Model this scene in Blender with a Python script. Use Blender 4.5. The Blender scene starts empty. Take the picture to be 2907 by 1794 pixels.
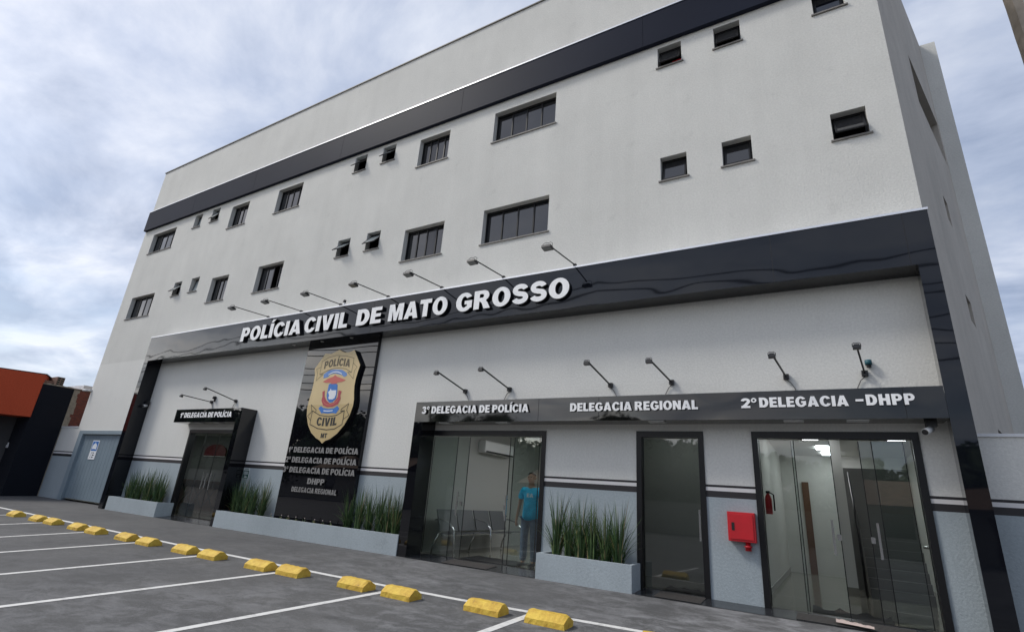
import bpy, bmesh, math, random
from math import radians as R, sin, cos, pi
from mathutils import Vector, Matrix
from mathutils.geometry import tessellate_polygon
random.seed(7)
C = bpy.context.scene.collection
S = bpy.context.scene

# ------------------------------------------------------------------ camera
cam_d = bpy.data.cameras.new('camera'); cam = bpy.data.objects.new('camera', cam_d); C.objects.link(cam)
right = Vector((0.86272, 0.50041, 0.07257)); 
fwd = Vector((-0.49422004, 0.80432441, 0.32986179)).normalized()
up = Vector((0.10701684, -0.32026519, 0.94126383)); up = (up - fwd*up.dot(fwd)).normalized()
right = fwd.cross(up).normalized()
M = Matrix(((right.x, up.x, -fwd.x, 0), (right.y, up.y, -fwd.y, -9.0), (right.z, up.z, -fwd.z, 1.217), (0, 0, 0, 1)))
cam.matrix_world = M
cam_d.sensor_width = 36; cam_d.lens = 18.129; cam_d.clip_end = 5000; cam_d.clip_start = .05
S.camera = cam

# ------------------------------------------------------------------ world, sun, exposure
SUN_EL, SUN_AZ = R(48), Vector((-.88, -.47, 0)).normalized()
w = bpy.data.worlds.new('World'); S.world = w; w.use_nodes = True
nt = w.node_tree; nt.nodes.clear()
def wn(t, **k):
    n = nt.nodes.new(t)
    for a, b in k.items(): setattr(n, a, b)
    return n
out = wn('ShaderNodeOutputWorld'); bg = wn('ShaderNodeBackground'); bg.inputs[1].default_value = .094
sky = wn('ShaderNodeTexSky'); sky.sky_type = 'NISHITA'; sky.sun_disc = False
sky.sun_elevation = SUN_EL; sky.sun_rotation = math.atan2(SUN_AZ.x, SUN_AZ.y)
sky.air_density = 1.0; sky.dust_density = 1.5; sky.ozone_density = 2.0
tc = wn('ShaderNodeTexCoord'); sep = wn('ShaderNodeSeparateXYZ'); nt.links.new(tc.outputs['Generated'], sep.inputs[0])
def wmath(op, a, b=None, c=None):
    n = wn('ShaderNodeMath', operation=op)
    for i, v in enumerate((a, b, c)):
        if v is None: continue
        if isinstance(v, (int, float)): n.inputs[i].default_value = v
        else: nt.links.new(v, n.inputs[i])
    return n.outputs[0]
zc = wmath('ADD', wmath('MAXIMUM', sep.outputs[2], 0.0), .16)
com = wn('ShaderNodeCombineXYZ')
nt.links.new(wmath('DIVIDE', sep.outputs[0], zc), com.inputs[0]); nt.links.new(wmath('DIVIDE', sep.outputs[1], zc), com.inputs[1])
def wnoise(scale, detail, rough, off, dist=0.0, sc=(1, 1, 1)):
    mp = wn('ShaderNodeMapping'); mp.inputs['Location'].default_value = off; mp.inputs['Scale'].default_value = sc
    nt.links.new(com.outputs[0], mp.inputs[0])
    n = wn('ShaderNodeTexNoise'); n.inputs['Scale'].default_value = scale; n.inputs['Detail'].default_value = detail
    n.inputs['Roughness'].default_value = rough; n.inputs['Distortion'].default_value = dist
    nt.links.new(mp.outputs[0], n.inputs['Vector']); return n.outputs[0]
def wramp(fac, stops):
    n = wn('ShaderNodeValToRGB'); nt.links.new(fac, n.inputs[0])
    el = n.color_ramp.elements
    while len(el) < len(stops): el.new(.5)
    for e, (p, c) in zip(el, stops): e.position = p; e.color = (*c, 1)
    return n.outputs[0]
cover = wramp(wnoise(.95, 9, .54, (3.1, 1.7, 0), .3), [(.34, (.45,)*3), (.60, (1,)*3)])
shade = wramp(wnoise(1.5, 12, .60, (7.3, 2.2, 4), .3, (1, 1.5, 1)), [(.36, (2.7, 3.25, 4.5)), (.50, (4.2, 4.75, 6.0)), (.64, (6.0, 6.4, 7.3))])
mix = wn('ShaderNodeMix', data_type='RGBA'); nt.links.new(cover, mix.inputs[0])
skym = wn('ShaderNodeMix', data_type='RGBA', blend_type='MULTIPLY'); skym.inputs[0].default_value = 1
nt.links.new(sky.outputs[0], skym.inputs[6]); skym.inputs[7].default_value = (1.0, 1.0, 1.0, 1)
nt.links.new(skym.outputs[2], mix.inputs[6]); nt.links.new(shade, mix.inputs[7])
# the veil is brightest round the hidden sun
sd = Vector((SUN_AZ.x*cos(SUN_EL), SUN_AZ.y*cos(SUN_EL), sin(SUN_EL)))
dot = wn('ShaderNodeVectorMath', operation='DOT_PRODUCT'); nt.links.new(tc.outputs['Generated'], dot.inputs[0]); dot.inputs[1].default_value = sd
dot.inputs[1].default_value = Vector((-.80, -.55, .24)).normalized()
glow = wmath('MULTIPLY', wmath('POWER', wmath('MAXIMUM', dot.outputs['Value'], 0.0), 2.5), 1.0)
# a clear bright strip under the clouds, low over the far side of the street
fd = wn('ShaderNodeVectorMath', operation='DOT_PRODUCT'); nt.links.new(tc.outputs['Generated'], fd.inputs[0]); fd.inputs[1].default_value = Vector((-.75, -.66, 0)).normalized()
mr_ = wn('ShaderNodeMapRange', interpolation_type='SMOOTHSTEP'); nt.links.new(sep.outputs[2], mr_.inputs[0])
mr_.inputs[1].default_value = .09; mr_.inputs[2].default_value = .33; mr_.inputs[3].default_value = 1.0; mr_.inputs[4].default_value = 0.0
patchy = wmath('MULTIPLY', wmath('MAXIMUM', wmath('SUBTRACT', wnoise(.8, 6, .55, (1.0, 5.0, 2), .4), .36), 0.0), 9.0)
low = wmath('MULTIPLY', wmath('MULTIPLY', mr_.outputs[0], wmath('MAXIMUM', wmath('MULTIPLY', wmath('SUBTRACT', fd.outputs['Value'], .6), 2.6), 0.0)), patchy)
glow = wmath('ADD', glow, wmath('MULTIPLY', low, 2.6))
gc = wn('ShaderNodeVectorMath', operation='SCALE'); gc.inputs[0].default_value = (.75, .62, .45); nt.links.new(glow, gc.inputs['Scale'])
ga = wn('ShaderNodeVectorMath', operation='ADD'); nt.links.new(gc.outputs[0], ga.inputs[0]); ga.inputs[1].default_value = (1, 1, 1)
fin = wn('ShaderNodeVectorMath', operation='MULTIPLY'); nt.links.new(mix.outputs[2], fin.inputs[0]); nt.links.new(ga.outputs[0], fin.inputs[1])
nt.links.new(fin.outputs[0], bg.inputs[0]); nt.links.new(bg.outputs[0], out.inputs[0])
sun_d = bpy.data.lights.new('sun', 'SUN'); sun_d.energy = 1.7; sun_d.angle = R(13); sun_d.color = (1, .96, .9)
sun = bpy.data.objects.new('sun', sun_d); C.objects.link(sun)
sun.rotation_euler = (-sd).to_track_quat('-Z', 'Y').to_euler()
S.view_settings.view_transform = 'Standard'; S.view_settings.look = 'None'
S.view_settings.exposure = 0.47; S.view_settings.gamma = 1
S.render.engine = 'CYCLES'
S.cycles.max_bounces = 8; S.cycles.transparent_max_bounces = 12; S.cycles.use_denoising = True
S.cycles.sample_clamp_indirect = 4

# ------------------------------------------------------------------ materials
MATS = {}
def mat(name, col, rough=.6, metal=0, spec=.5, bump=0, bscale=40, bdetail=4, var=0, vscale=3, vstretch=(1, 1, 1), emit=None, coat=0, bstretch=(1, 1, 1), bdist=.02):
    m = bpy.data.materials.new(name); m.use_nodes = True; t = m.node_tree; p = t.nodes['Principled BSDF']
    p.inputs['Base Color'].default_value = (*col, 1); p.inputs['Roughness'].default_value = rough
    p.inputs['Metallic'].default_value = metal; p.inputs['Specular IOR Level'].default_value = spec
    p.inputs['Coat Weight'].default_value = coat
    g = t.nodes.new('ShaderNodeNewGeometry')
    def noise(sc, det, st):
        mp = t.nodes.new('ShaderNodeMapping'); mp.inputs['Scale'].default_value = st
        t.links.new(g.outputs['Position'], mp.inputs[0])
        n = t.nodes.new('ShaderNodeTexNoise'); n.inputs['Scale'].default_value = sc; n.inputs['Detail'].default_value = det
        t.links.new(mp.outputs[0], n.inputs['Vector']); return n
    if bump:
        n = noise(bscale, bdetail, bstretch); b = t.nodes.new('ShaderNodeBump'); b.inputs['Strength'].default_value = bump
        b.inputs['Distance'].default_value = bdist
        t.links.new(n.outputs[0], b.inputs['Height']); t.links.new(b.outputs[0], p.inputs['Normal'])
    if var:
        n = noise(vscale, 6, vstretch)
        r = t.nodes.new('ShaderNodeMapRange'); r.inputs[1].default_value = .3; r.inputs[2].default_value = .7
        r.inputs[3].default_value = 1-var; r.inputs[4].default_value = 1+var
        t.links.new(n.outputs[0], r.inputs[0])
        v = t.nodes.new('ShaderNodeVectorMath'); v.operation = 'SCALE'; v.inputs[0].default_value = col
        t.links.new(r.outputs[0], v.inputs['Scale']); t.links.new(v.outputs[0], p.inputs['Base Color'])
    if emit:
        p.inputs['Emission Color'].default_value = (*emit[0], 1); p.inputs['Emission Strength'].default_value = emit[1]
    MATS[name] = m; return m

def stucco(name, col, dirt):
    """textured acrylic render: fine grain bump, faint blotches and weather streaks"""
    m = mat(name, col, .85, spec=.25); t = m.node_tree; p = t.nodes['Principled BSDF']; g = t.nodes.new('ShaderNodeNewGeometry')
    def noise(sc, det, st, ro=.6):
        mp = t.nodes.new('ShaderNodeMapping'); mp.inputs['Scale'].default_value = st; t.links.new(g.outputs['Position'], mp.inputs[0])
        n = t.nodes.new('ShaderNodeTexNoise'); n.inputs['Scale'].default_value = sc; n.inputs['Detail'].default_value = det; n.inputs['Roughness'].default_value = ro
        t.links.new(mp.outputs[0], n.inputs['Vector']); return n.outputs[0]
    def rng(v, a, b, c, d):
        r = t.nodes.new('ShaderNodeMapRange'); t.links.new(v, r.inputs[0])
        for i, x in enumerate((a, b, c, d)): r.inputs[i+1].default_value = x
        return r.outputs[0]
    def mul(a, b):
        n = t.nodes.new('ShaderNodeMath'); n.operation = 'MULTIPLY'; t.links.new(a, n.inputs[0]); t.links.new(b, n.inputs[1]); return n.outputs[0]
    grain = rng(noise(30, 3, (1, 1, 1), .7), .3, .7, .91, 1.07)
    blot = rng(noise(.7, 6, (1, 1, 1)), .3, .7, 1-dirt*.7, 1+dirt*.4)
    streak = rng(noise(1.6, 8, (1.2, 1.2, .14)), .42, .75, 1.0, 1-dirt*.6)
    crack = rng(noise(2.6, 12, (1, 1, .8), .78), .57, .72, 1.0, 1-dirt*1.6)
    f = mul(mul(grain, blot), mul(streak, crack))
    v = t.nodes.new('ShaderNodeVectorMath'); v.operation = 'SCALE'; v.inputs[0].default_value = col
    t.links.new(f, v.inputs['Scale']); t.links.new(v.outputs[0], p.inputs['Base Color'])
    b = t.nodes.new('ShaderNodeBump'); b.inputs['Strength'].default_value = .55; b.inputs['Distance'].default_value = .012
    t.links.new(noise(34, 4, (1, 1, .8), .65), b.inputs['Height']); t.links.new(b.outputs[0], p.inputs['Normal'])
    return m
stucco('wall', (.635, .63, .59), .095)
stucco('wall_lower', (.70, .695, .655), .05)  # paler, less blotched render on the lower walls
stucco('wainscot', (.355, .405, .43), .10)
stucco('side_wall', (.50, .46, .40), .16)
stucco('navy', (.006, .008, .014), .05)
stucco('orange', (.50, .08, .032), .05)
stucco('dark_grey_wall', (.06, .06, .062), .06)
mat('stripe_dark', (.022, .02, .022), .6)
mat('stripe_white', (.72, .70, .69), .7)
mat('acm_black', (.004, .005, .008), .03, spec=.5, bump=.34, bscale=.5, bdetail=2, bdist=.04, bstretch=(.8, 1, 1.5))
mat('acm_canopy', (.005, .005, .005), .04, spec=.62, bump=.6, bscale=.8, bdetail=1, bdist=.05, bstretch=(.6, 1, 1.4))
mat('acm_panel', (.004, .004, .006), .015, spec=.65, bump=.16, bscale=.9, bdetail=0, bdist=.02, bstretch=(.8, 1, 1.5))
mat('slate_band', (.017, .020, .032), .5, spec=.05, var=.12, vscale=.35)
mat('silver', (.75, .76, .78), .35, metal=.6)
mat('joint_or_shade', (.008, .008, .01), .7)
mat('frame_black', (.008, .008, .009), .35, spec=.35)
mat('alu_dark', (.007, .007, .008), .4, spec=.3)
mat('sill', (.17, .16, .145), .6, var=.2, vscale=8)
mat('reveal', (.34, .34, .32), .8)
mat('pane_dark', (.008, .009, .012), .03, spec=.9, bump=.12, bscale=.9, bdetail=1)
mat('pane_blind', (.022, .024, .030), .10, spec=.5, bump=.1, bscale=14, bdetail=1, bstretch=(1, 1, .02))
mat('pane_frosted', (.20, .23, .24), .22, spec=.6)
mat('letter_white', (.9, .9, .89), .45)
mat('letter_side', (.012, .012, .013), .4)
mat('letter_steel', (.25, .245, .24), .45, metal=.35, var=.1, vscale=5)
mat('gold', (.62, .48, .25), .42, var=.06, vscale=1.5)
mat('gold_dark', (.52, .39, .18), .42)
mat('ink', (.02, .018, .014), .5)
mat('ink_soft', (.13, .10, .055), .5)
mat('blue_print', (.03, .17, .52), .4)
mat('blue_soft', (.12, .25, .55), .4)
mat('red_print', (.42, .05, .07), .4)
mat('red_soft', (.55, .12, .09), .4)
mat('white_print', (.78, .80, .82), .5)
mat('granite', (.022, .023, .026), .22, var=.35, vscale=22, spec=.5)
mat('rubber', (.014, .014, .014), .8)
mat('ribs', (.045, .04, .037), .7)
mat('soil', (.03, .022, .015), .95, bump=.8, bscale=30)
stucco('planter_paint', (.375, .425, .45), .14)
mat('gate_paint', (.19, .245, .285), .5, var=.07, vscale=1.1)
mat('gate_frame', (.23, .29, .33), .55, var=.05, vscale=2)
mat('blade_dark', (.030, .072, .022), .5, var=.35, vscale=9)
mat('blade_light', (.085, .140, .042), .5, var=.3, vscale=9)
mat('blade_dry', (.24, .20, .09), .7)
mat('steel', (.62, .62, .62), .2, metal=1)
mat('red_paint', (.50, .012, .02), .38, var=.06, vscale=6)
mat('fixture', (.012, .012, .013), .45)
mat('fixture_glass', (.25, .25, .23), .15, spec=.8)
mat('fixture_off', (.5, .5, .48), .3)
mat('white_plastic', (.68, .68, .67), .4)
mat('cable', (.012, .012, .012), .6)
mat('grey_cable', (.10, .10, .10), .6)
mat('concrete', (.34, .29, .23), .9, bump=.6, bscale=18, var=.22, vscale=3.5)
mat('paint_line', (.62, .61, .59), .75)
def worn_paint():
    t = MATS['paint_line'].node_tree; p = t.nodes['Principled BSDF']; g = t.nodes.new('ShaderNodeNewGeometry'); n = t.nodes.new('ShaderNodeTexNoise')
    n.inputs['Scale'].default_value = 9; n.inputs['Detail'].default_value = 10; n.inputs['Roughness'].default_value = .75; t.links.new(g.outputs['Position'], n.inputs['Vector'])
    r = t.nodes.new('ShaderNodeValToRGB'); e = r.color_ramp.elements; e[0].position = .50; e[0].color = (.70, .69, .66, 1); e[1].position = .82; e[1].color = (.22, .22, .22, 1)
    t.links.new(n.outputs[0], r.inputs[0]); t.links.new(r.outputs[0], p.inputs['Base Color'])
worn_paint()
mat('clay', (.20, .12, .09), .9, var=.25, vscale=9)
mat('mortar', (.27, .24, .19), .95, bump=.6, bscale=20, var=.2, vscale=8)
mat('roof_white', (.70, .71, .72), .5)
mat('foliage', (.045, .08, .028), .7, var=.5, vscale=1.2)
mat('bark', (.08, .055, .035), .9, var=.3, vscale=5)
mat('roof_tile', (.27, .17, .11), .8, var=.3, vscale=3)
mat('house_wall', (.30, .28, .24), .8, var=.1)
mat('seat_grey', (.09, .095, .10), .45, bump=.25, bscale=60)
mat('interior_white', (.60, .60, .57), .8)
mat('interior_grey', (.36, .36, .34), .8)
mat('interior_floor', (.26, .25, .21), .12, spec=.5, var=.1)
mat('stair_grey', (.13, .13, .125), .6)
mat('door_wood', (.11, .05, .025), .5)
mat('lamp_on', (.9, .95, 1), .5, emit=((.93, .97, 1), 9))
mat('skin', (.34, .19, .125), .55)
mat('hair_dark', (.022, .02, .02), .8)
mat('shirt_blue', (.03, .50, .78), .8, var=.2, vscale=9)
mat('jeans', (.10, .145, .22), .85, var=.25, vscale=14)
mat('shoes', (.03, .028, .026), .5)
mat('green_plaque', (.008, .07, .055), .4)
mat('teal', (.012, .085, .11), .5)
mat('cloth_pink', (.50, .40, .36), .9, var=.15, vscale=20)
mat('wood_counter', (.09, .05, .03), .5, var=.2, vscale=4)
mat('red_reflection', (.11, .007, .014), .6)

def special_yellow():
    m = mat('stop_yellow', (.62, .38, .035), .7, bump=.7, bscale=26, bdist=.012); t = m.node_tree; p = t.nodes['Principled BSDF']
    g = t.nodes.new('ShaderNodeNewGeometry'); n = t.nodes.new('ShaderNodeTexNoise'); n.inputs['Scale'].default_value = 7; n.inputs['Detail'].default_value = 9; n.inputs['Roughness'].default_value = .72
    t.links.new(g.outputs['Position'], n.inputs['Vector'])
    r = t.nodes.new('ShaderNodeValToRGB'); e = r.color_ramp.elements
    e[0].position = .30; e[0].color = (.16, .13, .08, 1); e[1].position = .39; e[1].color = (.55, .33, .04, 1)
    x = e.new(.60); x.color = (.72, .50, .07, 1)
    t.links.new(n.outputs[0], r.inputs[0]); t.links.new(r.outputs[0], p.inputs['Base Color'])
special_yellow()

def asphalt():
    m = mat('asphalt', (.062, .062, .064), .85, spec=.3); t = m.node_tree; p = t.nodes['Principled BSDF']
    g = t.nodes.new('ShaderNodeNewGeometry')
    def noise(sc, det, st=(1, 1, 1), ro=.6, rot=0, dist=0):
        mp = t.nodes.new('ShaderNodeMapping'); mp.inputs['Scale'].default_value = st; mp.inputs['Rotation'].default_value = (0, 0, rot)
        t.links.new(g.outputs['Position'], mp.inputs[0])
        n = t.nodes.new('ShaderNodeTexNoise'); n.inputs['Scale'].default_value = sc; n.inputs['Detail'].default_value = det; n.inputs['Roughness'].default_value = ro; n.inputs['Distortion'].default_value = dist
        t.links.new(mp.outputs[0], n.inputs['Vector']); return n.outputs[0]
    def ramp(f, stops):
        r = t.nodes.new('ShaderNodeValToRGB'); el = r.color_ramp.elements
        while len(el) < len(stops): el.new(.5)
        for e, (q, c) in zip(el, stops): e.position = q; e.color = (*c, 1)
        t.links.new(f, r.inputs[0]); return r.outputs[0]
    def mx(f, a, b, mode='MIX'):
        n = t.nodes.new('ShaderNodeMix'); n.data_type = 'RGBA'; n.blend_type = mode
        if isinstance(f, float): n.inputs[0].default_value = f
        else: t.links.new(f, n.inputs[0])
        for i, v in ((6, a), (7, b)):
            if isinstance(v, tuple): n.inputs[i].default_value = (*v, 1)
            else: t.links.new(v, n.inputs[i])
        return n.outputs[2]
    base = ramp(noise(.55, 8, ro=.62), [(.3, (.080, .080, .081)), (.7, (.118, .117, .115))])
    fine = ramp(noise(70, 3, ro=.7), [(.3, (.70,)*3), (.7, (1.3,)*3)])
    c = mx(1.0, base, fine, 'MULTIPLY')
    # pale dusty scuffs, swept along the wall; thicker towards the right end of the lot
    scuff = ramp(noise(2.6, 14, (.9, 1.35, 1), .76, .12, .5), [(.44, (0,)*3), (.66, (1,)*3)])
    patch = ramp(noise(.33, 4, (1, 1, 1), .5), [(.30, (0.1,)*3), (.55, (1,)*3)])
    sx = t.nodes.new('ShaderNodeSeparateXYZ'); t.links.new(g.outputs['Position'], sx.inputs[0])
    mr = t.nodes.new('ShaderNodeMapRange'); mr.inputs[1].default_value = -11; mr.inputs[2].default_value = -2; mr.inputs[3].default_value = .14; mr.inputs[4].default_value = 1.0
    t.links.new(sx.outputs[0], mr.inputs[0])
    f1 = mx(1.0, scuff, patch, 'MULTIPLY'); f2 = mx(1.0, f1, mr.outputs[0], 'MULTIPLY')
    c = mx(f2, c, (.27, .27, .275))
    speck = ramp(noise(9, 12, ro=.8), [(.62, (0,)*3), (.74, (1,)*3)])
    sp2 = mx(1.0, speck, mr.outputs[0], 'MULTIPLY')
    c = mx(sp2, c, (.24, .24, .24))
    dark = ramp(noise(.9, 8, (1, 1.8, 1), .6, .5), [(.63, (0,)*3), (.72, (.55,)*3)])
    c = mx(dark, c, (.05, .05, .052))
    t.links.new(c, p.inputs['Base Color'])
    b = t.nodes.new('ShaderNodeBump'); b.inputs['Strength'].default_value = .5; b.inputs['Distance'].default_value = .006
    t.links.new(noise(90, 4, ro=.7), b.inputs['Height']); t.links.new(b.outputs[0], p.inputs['Normal'])
asphalt()

def brick():
    m = mat('brick', (.2, .05, .03), .9); t = m.node_tree; p = t.nodes['Principled BSDF']; g = t.nodes.new('ShaderNodeNewGeometry')
    s = t.nodes.new('ShaderNodeSeparateXYZ'); t.links.new(g.outputs['Position'], s.inputs[0])
    c = t.nodes.new('ShaderNodeCombineXYZ'); t.links.new(s.outputs[1], c.inputs[0]); t.links.new(s.outputs[2], c.inputs[1])
    b = t.nodes.new('ShaderNodeTexBrick'); b.inputs['Scale'].default_value = 4.2; b.inputs['Mortar Size'].default_value = .03
    b.inputs['Color1'].default_value = (.21, .055, .035, 1); b.inputs['Color2'].default_value = (.13, .04, .03, 1); b.inputs['Mortar'].default_value = (.09, .05, .04, 1)
    t.links.new(c.outputs[0], b.inputs['Vector']); t.links.new(b.outputs[0], p.inputs['Base Color'])
    bp = t.nodes.new('ShaderNodeBump'); bp.inputs['Strength'].default_value = .6; t.links.new(b.outputs['Fac'], bp.inputs['Height']); bp.invert = True
    t.links.new(bp.outputs[0], p.inputs['Normal'])
brick()

def glass(name, tint, rough=0.0, base=.04, boost=1.0):
    m = bpy.data.materials.new(name); m.use_nodes = True; t = m.node_tree; t.nodes.clear()
    o = t.nodes.new('ShaderNodeOutputMaterial'); mx = t.nodes.new('ShaderNodeMixShader')
    tr = t.nodes.new('ShaderNodeBsdfTransparent'); tr.inputs[0].default_value = (*tint, 1)
    gl = t.nodes.new('ShaderNodeBsdfGlossy'); gl.inputs['Roughness'].default_value = rough; gl.inputs[0].default_value = (1, 1, 1, 1)
    fr = t.nodes.new('ShaderNodeFresnel'); fr.inputs[0].default_value = 1.5
    ml = t.nodes.new('ShaderNodeMath'); ml.operation = 'MULTIPLY'; ml.inputs[1].default_value = boost; ml.use_clamp = True
    t.links.new(fr.outputs[0], ml.inputs[0]); t.links.new(ml.outputs[0], mx.inputs[0])
    t.links.new(tr.outputs[0], mx.inputs[1]); t.links.new(gl.outputs[0], mx.inputs[2]); t.links.new(mx.outputs[0], o.inputs[0])
    MATS[name] = m
glass('glass_clear', (.80, .855, .84), boost=1.75)
glass('glass_dark', (.50, .54, .52), boost=2.2)
glass('glass_window', (.6, .63, .66), boost=1.5)

# ------------------------------------------------------------------ mesh helpers
class MB:
    def __init__(s): s.v = []; s.f = []; s.m = []; s.mats = []; s.smooth = set()
    def mi(s, m):
        if m not in s.mats: s.mats.append(m)
        return s.mats.index(m)
    def face(s, pts, m):
        i = len(s.v); s.v += [tuple(p) for p in pts]; s.f.append(tuple(range(i, i+len(pts)))); s.m.append(s.mi(m))
    def box(s, x0, y0, z0, x1, y1, z1, m, skip=''):
        x0, x1 = min(x0, x1), max(x0, x1); y0, y1 = min(y0, y1), max(y0, y1); z0, z1 = min(z0, z1), max(z0, z1)
        i = len(s.v); s.v += [(x, y, z) for z in (z0, z1) for y in (y0, y1) for x in (x0, x1)]
        for k, q in (('b', (0, 2, 3, 1)), ('t', (4, 5, 7, 6)), ('f', (0, 1, 5, 4)), ('k', (2, 6, 7, 3)), ('l', (0, 4, 6, 2)), ('r', (1, 3, 7, 5))):
            if k in skip: continue
            s.f.append(tuple(i+j for j in q)); s.m.append(s.mi(m))
        return s
    def bar(s, a, b, w, h, m, upv=(0, 0, 1)):
        a, b = Vector(a), Vector(b); d = (b-a).normalized(); u = Vector(upv)
        if abs(d.dot(u)) > .98: u = Vector((0, 1, 0))
        x = d.cross(u).normalized()*w/2; y = x.cross(d).normalized()*h/2
        i = len(s.v)
        for p in (a, b): s.v += [tuple(p+x*sx+y*sy) for sx, sy in ((-1, -1), (1, -1), (1, 1), (-1, 1))]
        for q in ((0, 1, 2, 3), (7, 6, 5, 4), (0, 4, 5, 1), (1, 5, 6, 2), (2, 6, 7, 3), (3, 7, 4, 0)): s.f.append(tuple(i+j for j in q)); s.m.append(s.mi(m))
        return s
    def tube(s, pts, rad, m, n=8, cap=True):
        pts = [Vector(p) for p in pts]; rads = rad if isinstance(rad, (list, tuple)) else [rad]*len(pts)
        i = len(s.v); prev = None
        for k, p in enumerate(pts):
            d = (pts[min(k+1, len(pts)-1)]-pts[max(k-1, 0)]).normalized()
            if prev is None:
                x = d.cross(Vector((0, 0, 1)));
                if x.length < .05: x = d.cross(Vector((0, 1, 0)))
            else: x = prev - d*prev.dot(d)
            x.normalize(); prev = x; y = d.cross(x)
            s.v += [tuple(p+(x*cos(2*pi*j/n)+y*sin(2*pi*j/n))*rads[k]) for j in range(n)]
        for k in range(len(pts)-1):
            for j in range(n):
                s.smooth.add(len(s.f)); s.f.append((i+k*n+j, i+k*n+(j+1) % n, i+(k+1)*n+(j+1) % n, i+(k+1)*n+j)); s.m.append(s.mi(m))
        if cap:
            s.f.append(tuple(i+j for j in range(n))[::-1]); s.m.append(s.mi(m))
            s.f.append(tuple(i+(len(pts)-1)*n+j for j in range(n))); s.m.append(s.mi(m))
        return s
    def poly_xz(s, contours, y0, y1, mf, ms=None):
        """extrude flat contours [(x,z)..] (outer first, then holes); front face at y0 (towards -Y), sides back to y1"""
        ms = ms or mf
        flat = [(x, z) for c in contours for x, z in c]
        tris = tessellate_polygon([[Vector((x, z, 0)) for x, z in c] for c in contours])
        i = len(s.v); s.v += [(x, y0, z) for x, z in flat]
        for a, b, c in tris:
            (ax, az), (bx, bz), (cx, cz) = flat[a], flat[b], flat[c]
            ar = (bx-ax)*(cz-az)-(bz-az)*(cx-ax)
            if abs(ar) < 1e-12: continue
            s.f.append((i+a, i+b, i+c) if ar > 0 else (i+c, i+b, i+a)); s.m.append(s.mi(mf))
        if y1 != y0:
            for k, c in enumerate(contours):
                ar = sum(c[j-1][0]*c[j][1]-c[j][0]*c[j-1][1] for j in range(len(c)))
                ccw = ar > 0
                if k: ccw = not ccw
                n = len(c); j0 = len(s.v)
                s.v += [(x, y0, z) for x, z in c] + [(x, y1, z) for x, z in c]
                for j in range(n):
                    a, b = j, (j+1) % n
                    if k and True: pass
                    if (ar > 0) != (k > 0): q = (j0+a, j0+n+a, j0+n+b, j0+b)
                    else: q = (j0+a, j0+b, j0+n+b, j0+n+a)
                    s.f.append(q); s.m.append(s.mi(ms))
        return s
    def build(s, name, parent=None, loc=None, fix=False, bevel=0):
        me = bpy.data.meshes.new(name)
        off = Vector((0, 0, 0)); p = parent
        while p is not None: off += p.location; p = p.parent
        if loc is not None and parent is None: off = Vector(loc)
        me.from_pydata([tuple(Vector(v)-off) for v in s.v], [], s.f)
        for m in s.mats: me.materials.append(MATS[m])
        me.polygons.foreach_set('material_index', s.m)
        sm = [i in s.smooth for i in range(len(s.f))]; me.polygons.foreach_set('use_smooth', sm)
        if fix or bevel:
            bm = bmesh.new(); bm.from_mesh(me)
            bmesh.ops.remove_doubles(bm, verts=bm.verts, dist=1e-5)
            bmesh.ops.recalc_face_normals(bm, faces=bm.faces)
            if bevel: bmesh.ops.bevel(bm, geom=[e for e in bm.edges if e.is_manifold and e.calc_face_angle(0) > .6], offset=bevel, segments=2, affect='EDGES', profile=.5, clamp_overlap=True)
            bm.to_mesh(me); bm.free()
        me.update()
        o = bpy.data.objects.new(name, me); C.objects.link(o)
        if parent is not None: o.parent = parent
        else: o.location = off
        return o
def tag(o, label=None, cat=None, group=None, kind=None):
    if label: o['label'] = label
    if cat: o['category'] = cat
    if group: o['group'] = group
    if kind: o['kind'] = kind
    return o
def thing(name, label, cat, loc=(0, 0, 0), group=None):
    o = bpy.data.objects.new(name, None); o.empty_display_size = .2; C.objects.link(o); o.location = loc
    return tag(o, label, cat, group)
def holder(name, parent):
    o = bpy.data.objects.new(name, None); C.objects.link(o); o.parent = parent; return o
ORD = ['first', 'second', 'third', 'fourth', 'fifth', 'sixth', 'seventh', 'eighth', 'ninth', 'tenth', 'eleventh', 'twelfth', 'thirteenth', 'fourteenth', 'fifteenth', 'sixteenth', 'seventeenth', 'eighteenth', 'nineteenth', 'twentieth', 'twenty-first', 'twenty-second']
def gz(x, y): return -.012+.002*x+.038*max(min(y, .2), -11.5)

# ------------------------------------------------------------------ ground
m = MB()
ys = [-1500, -60, -11.5, -6, -2.6, -.45, .2, 60, 1500]; xs = [-1500, -60, -27, -20, -10, 0, 8, 60, 1500]
for j in range(len(ys)-1):
    for i in range(len(xs)-1):
        q = [(xs[i], ys[j]), (xs[i+1], ys[j]), (xs[i+1], ys[j+1]), (xs[i], ys[j+1])]
        m.face([(x, y, gz(max(-30, min(10, x)), y)) for x, y in q], 'asphalt')
tag(m.build('ground', fix=True), kind='structure')
m = MB()
FL = [(-32, -2.52), (-20.9, -2.60), (-18.2, -2.63), (-10.8, -2.725), (-6.8, -2.705), (-4.45, -2.63), (-2.04, -2.45), (2.5, -2.1)]
hw = .052
for (xa, ya), (xb, yb) in zip(FL, FL[1:]):
    n = max(1, int((xb-xa)/1.5))
    for k in range(n):
        p = [(xa+(xb-xa)*t/n, ya+(yb-ya)*t/n) for t in (k, k+1)]
        m.face([(p[0][0], p[0][1]-hw, gz(p[0][0], p[0][1]-hw)+.004), (p[1][0], p[1][1]-hw, gz(p[1][0], p[1][1]-hw)+.004), (p[1][0], p[1][1]+hw, gz(p[1][0], p[1][1]+hw)+.004), (p[0][0], p[0][1]+hw, gz(p[0][0], p[0][1]+hw)+.004)], 'paint_line')
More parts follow.
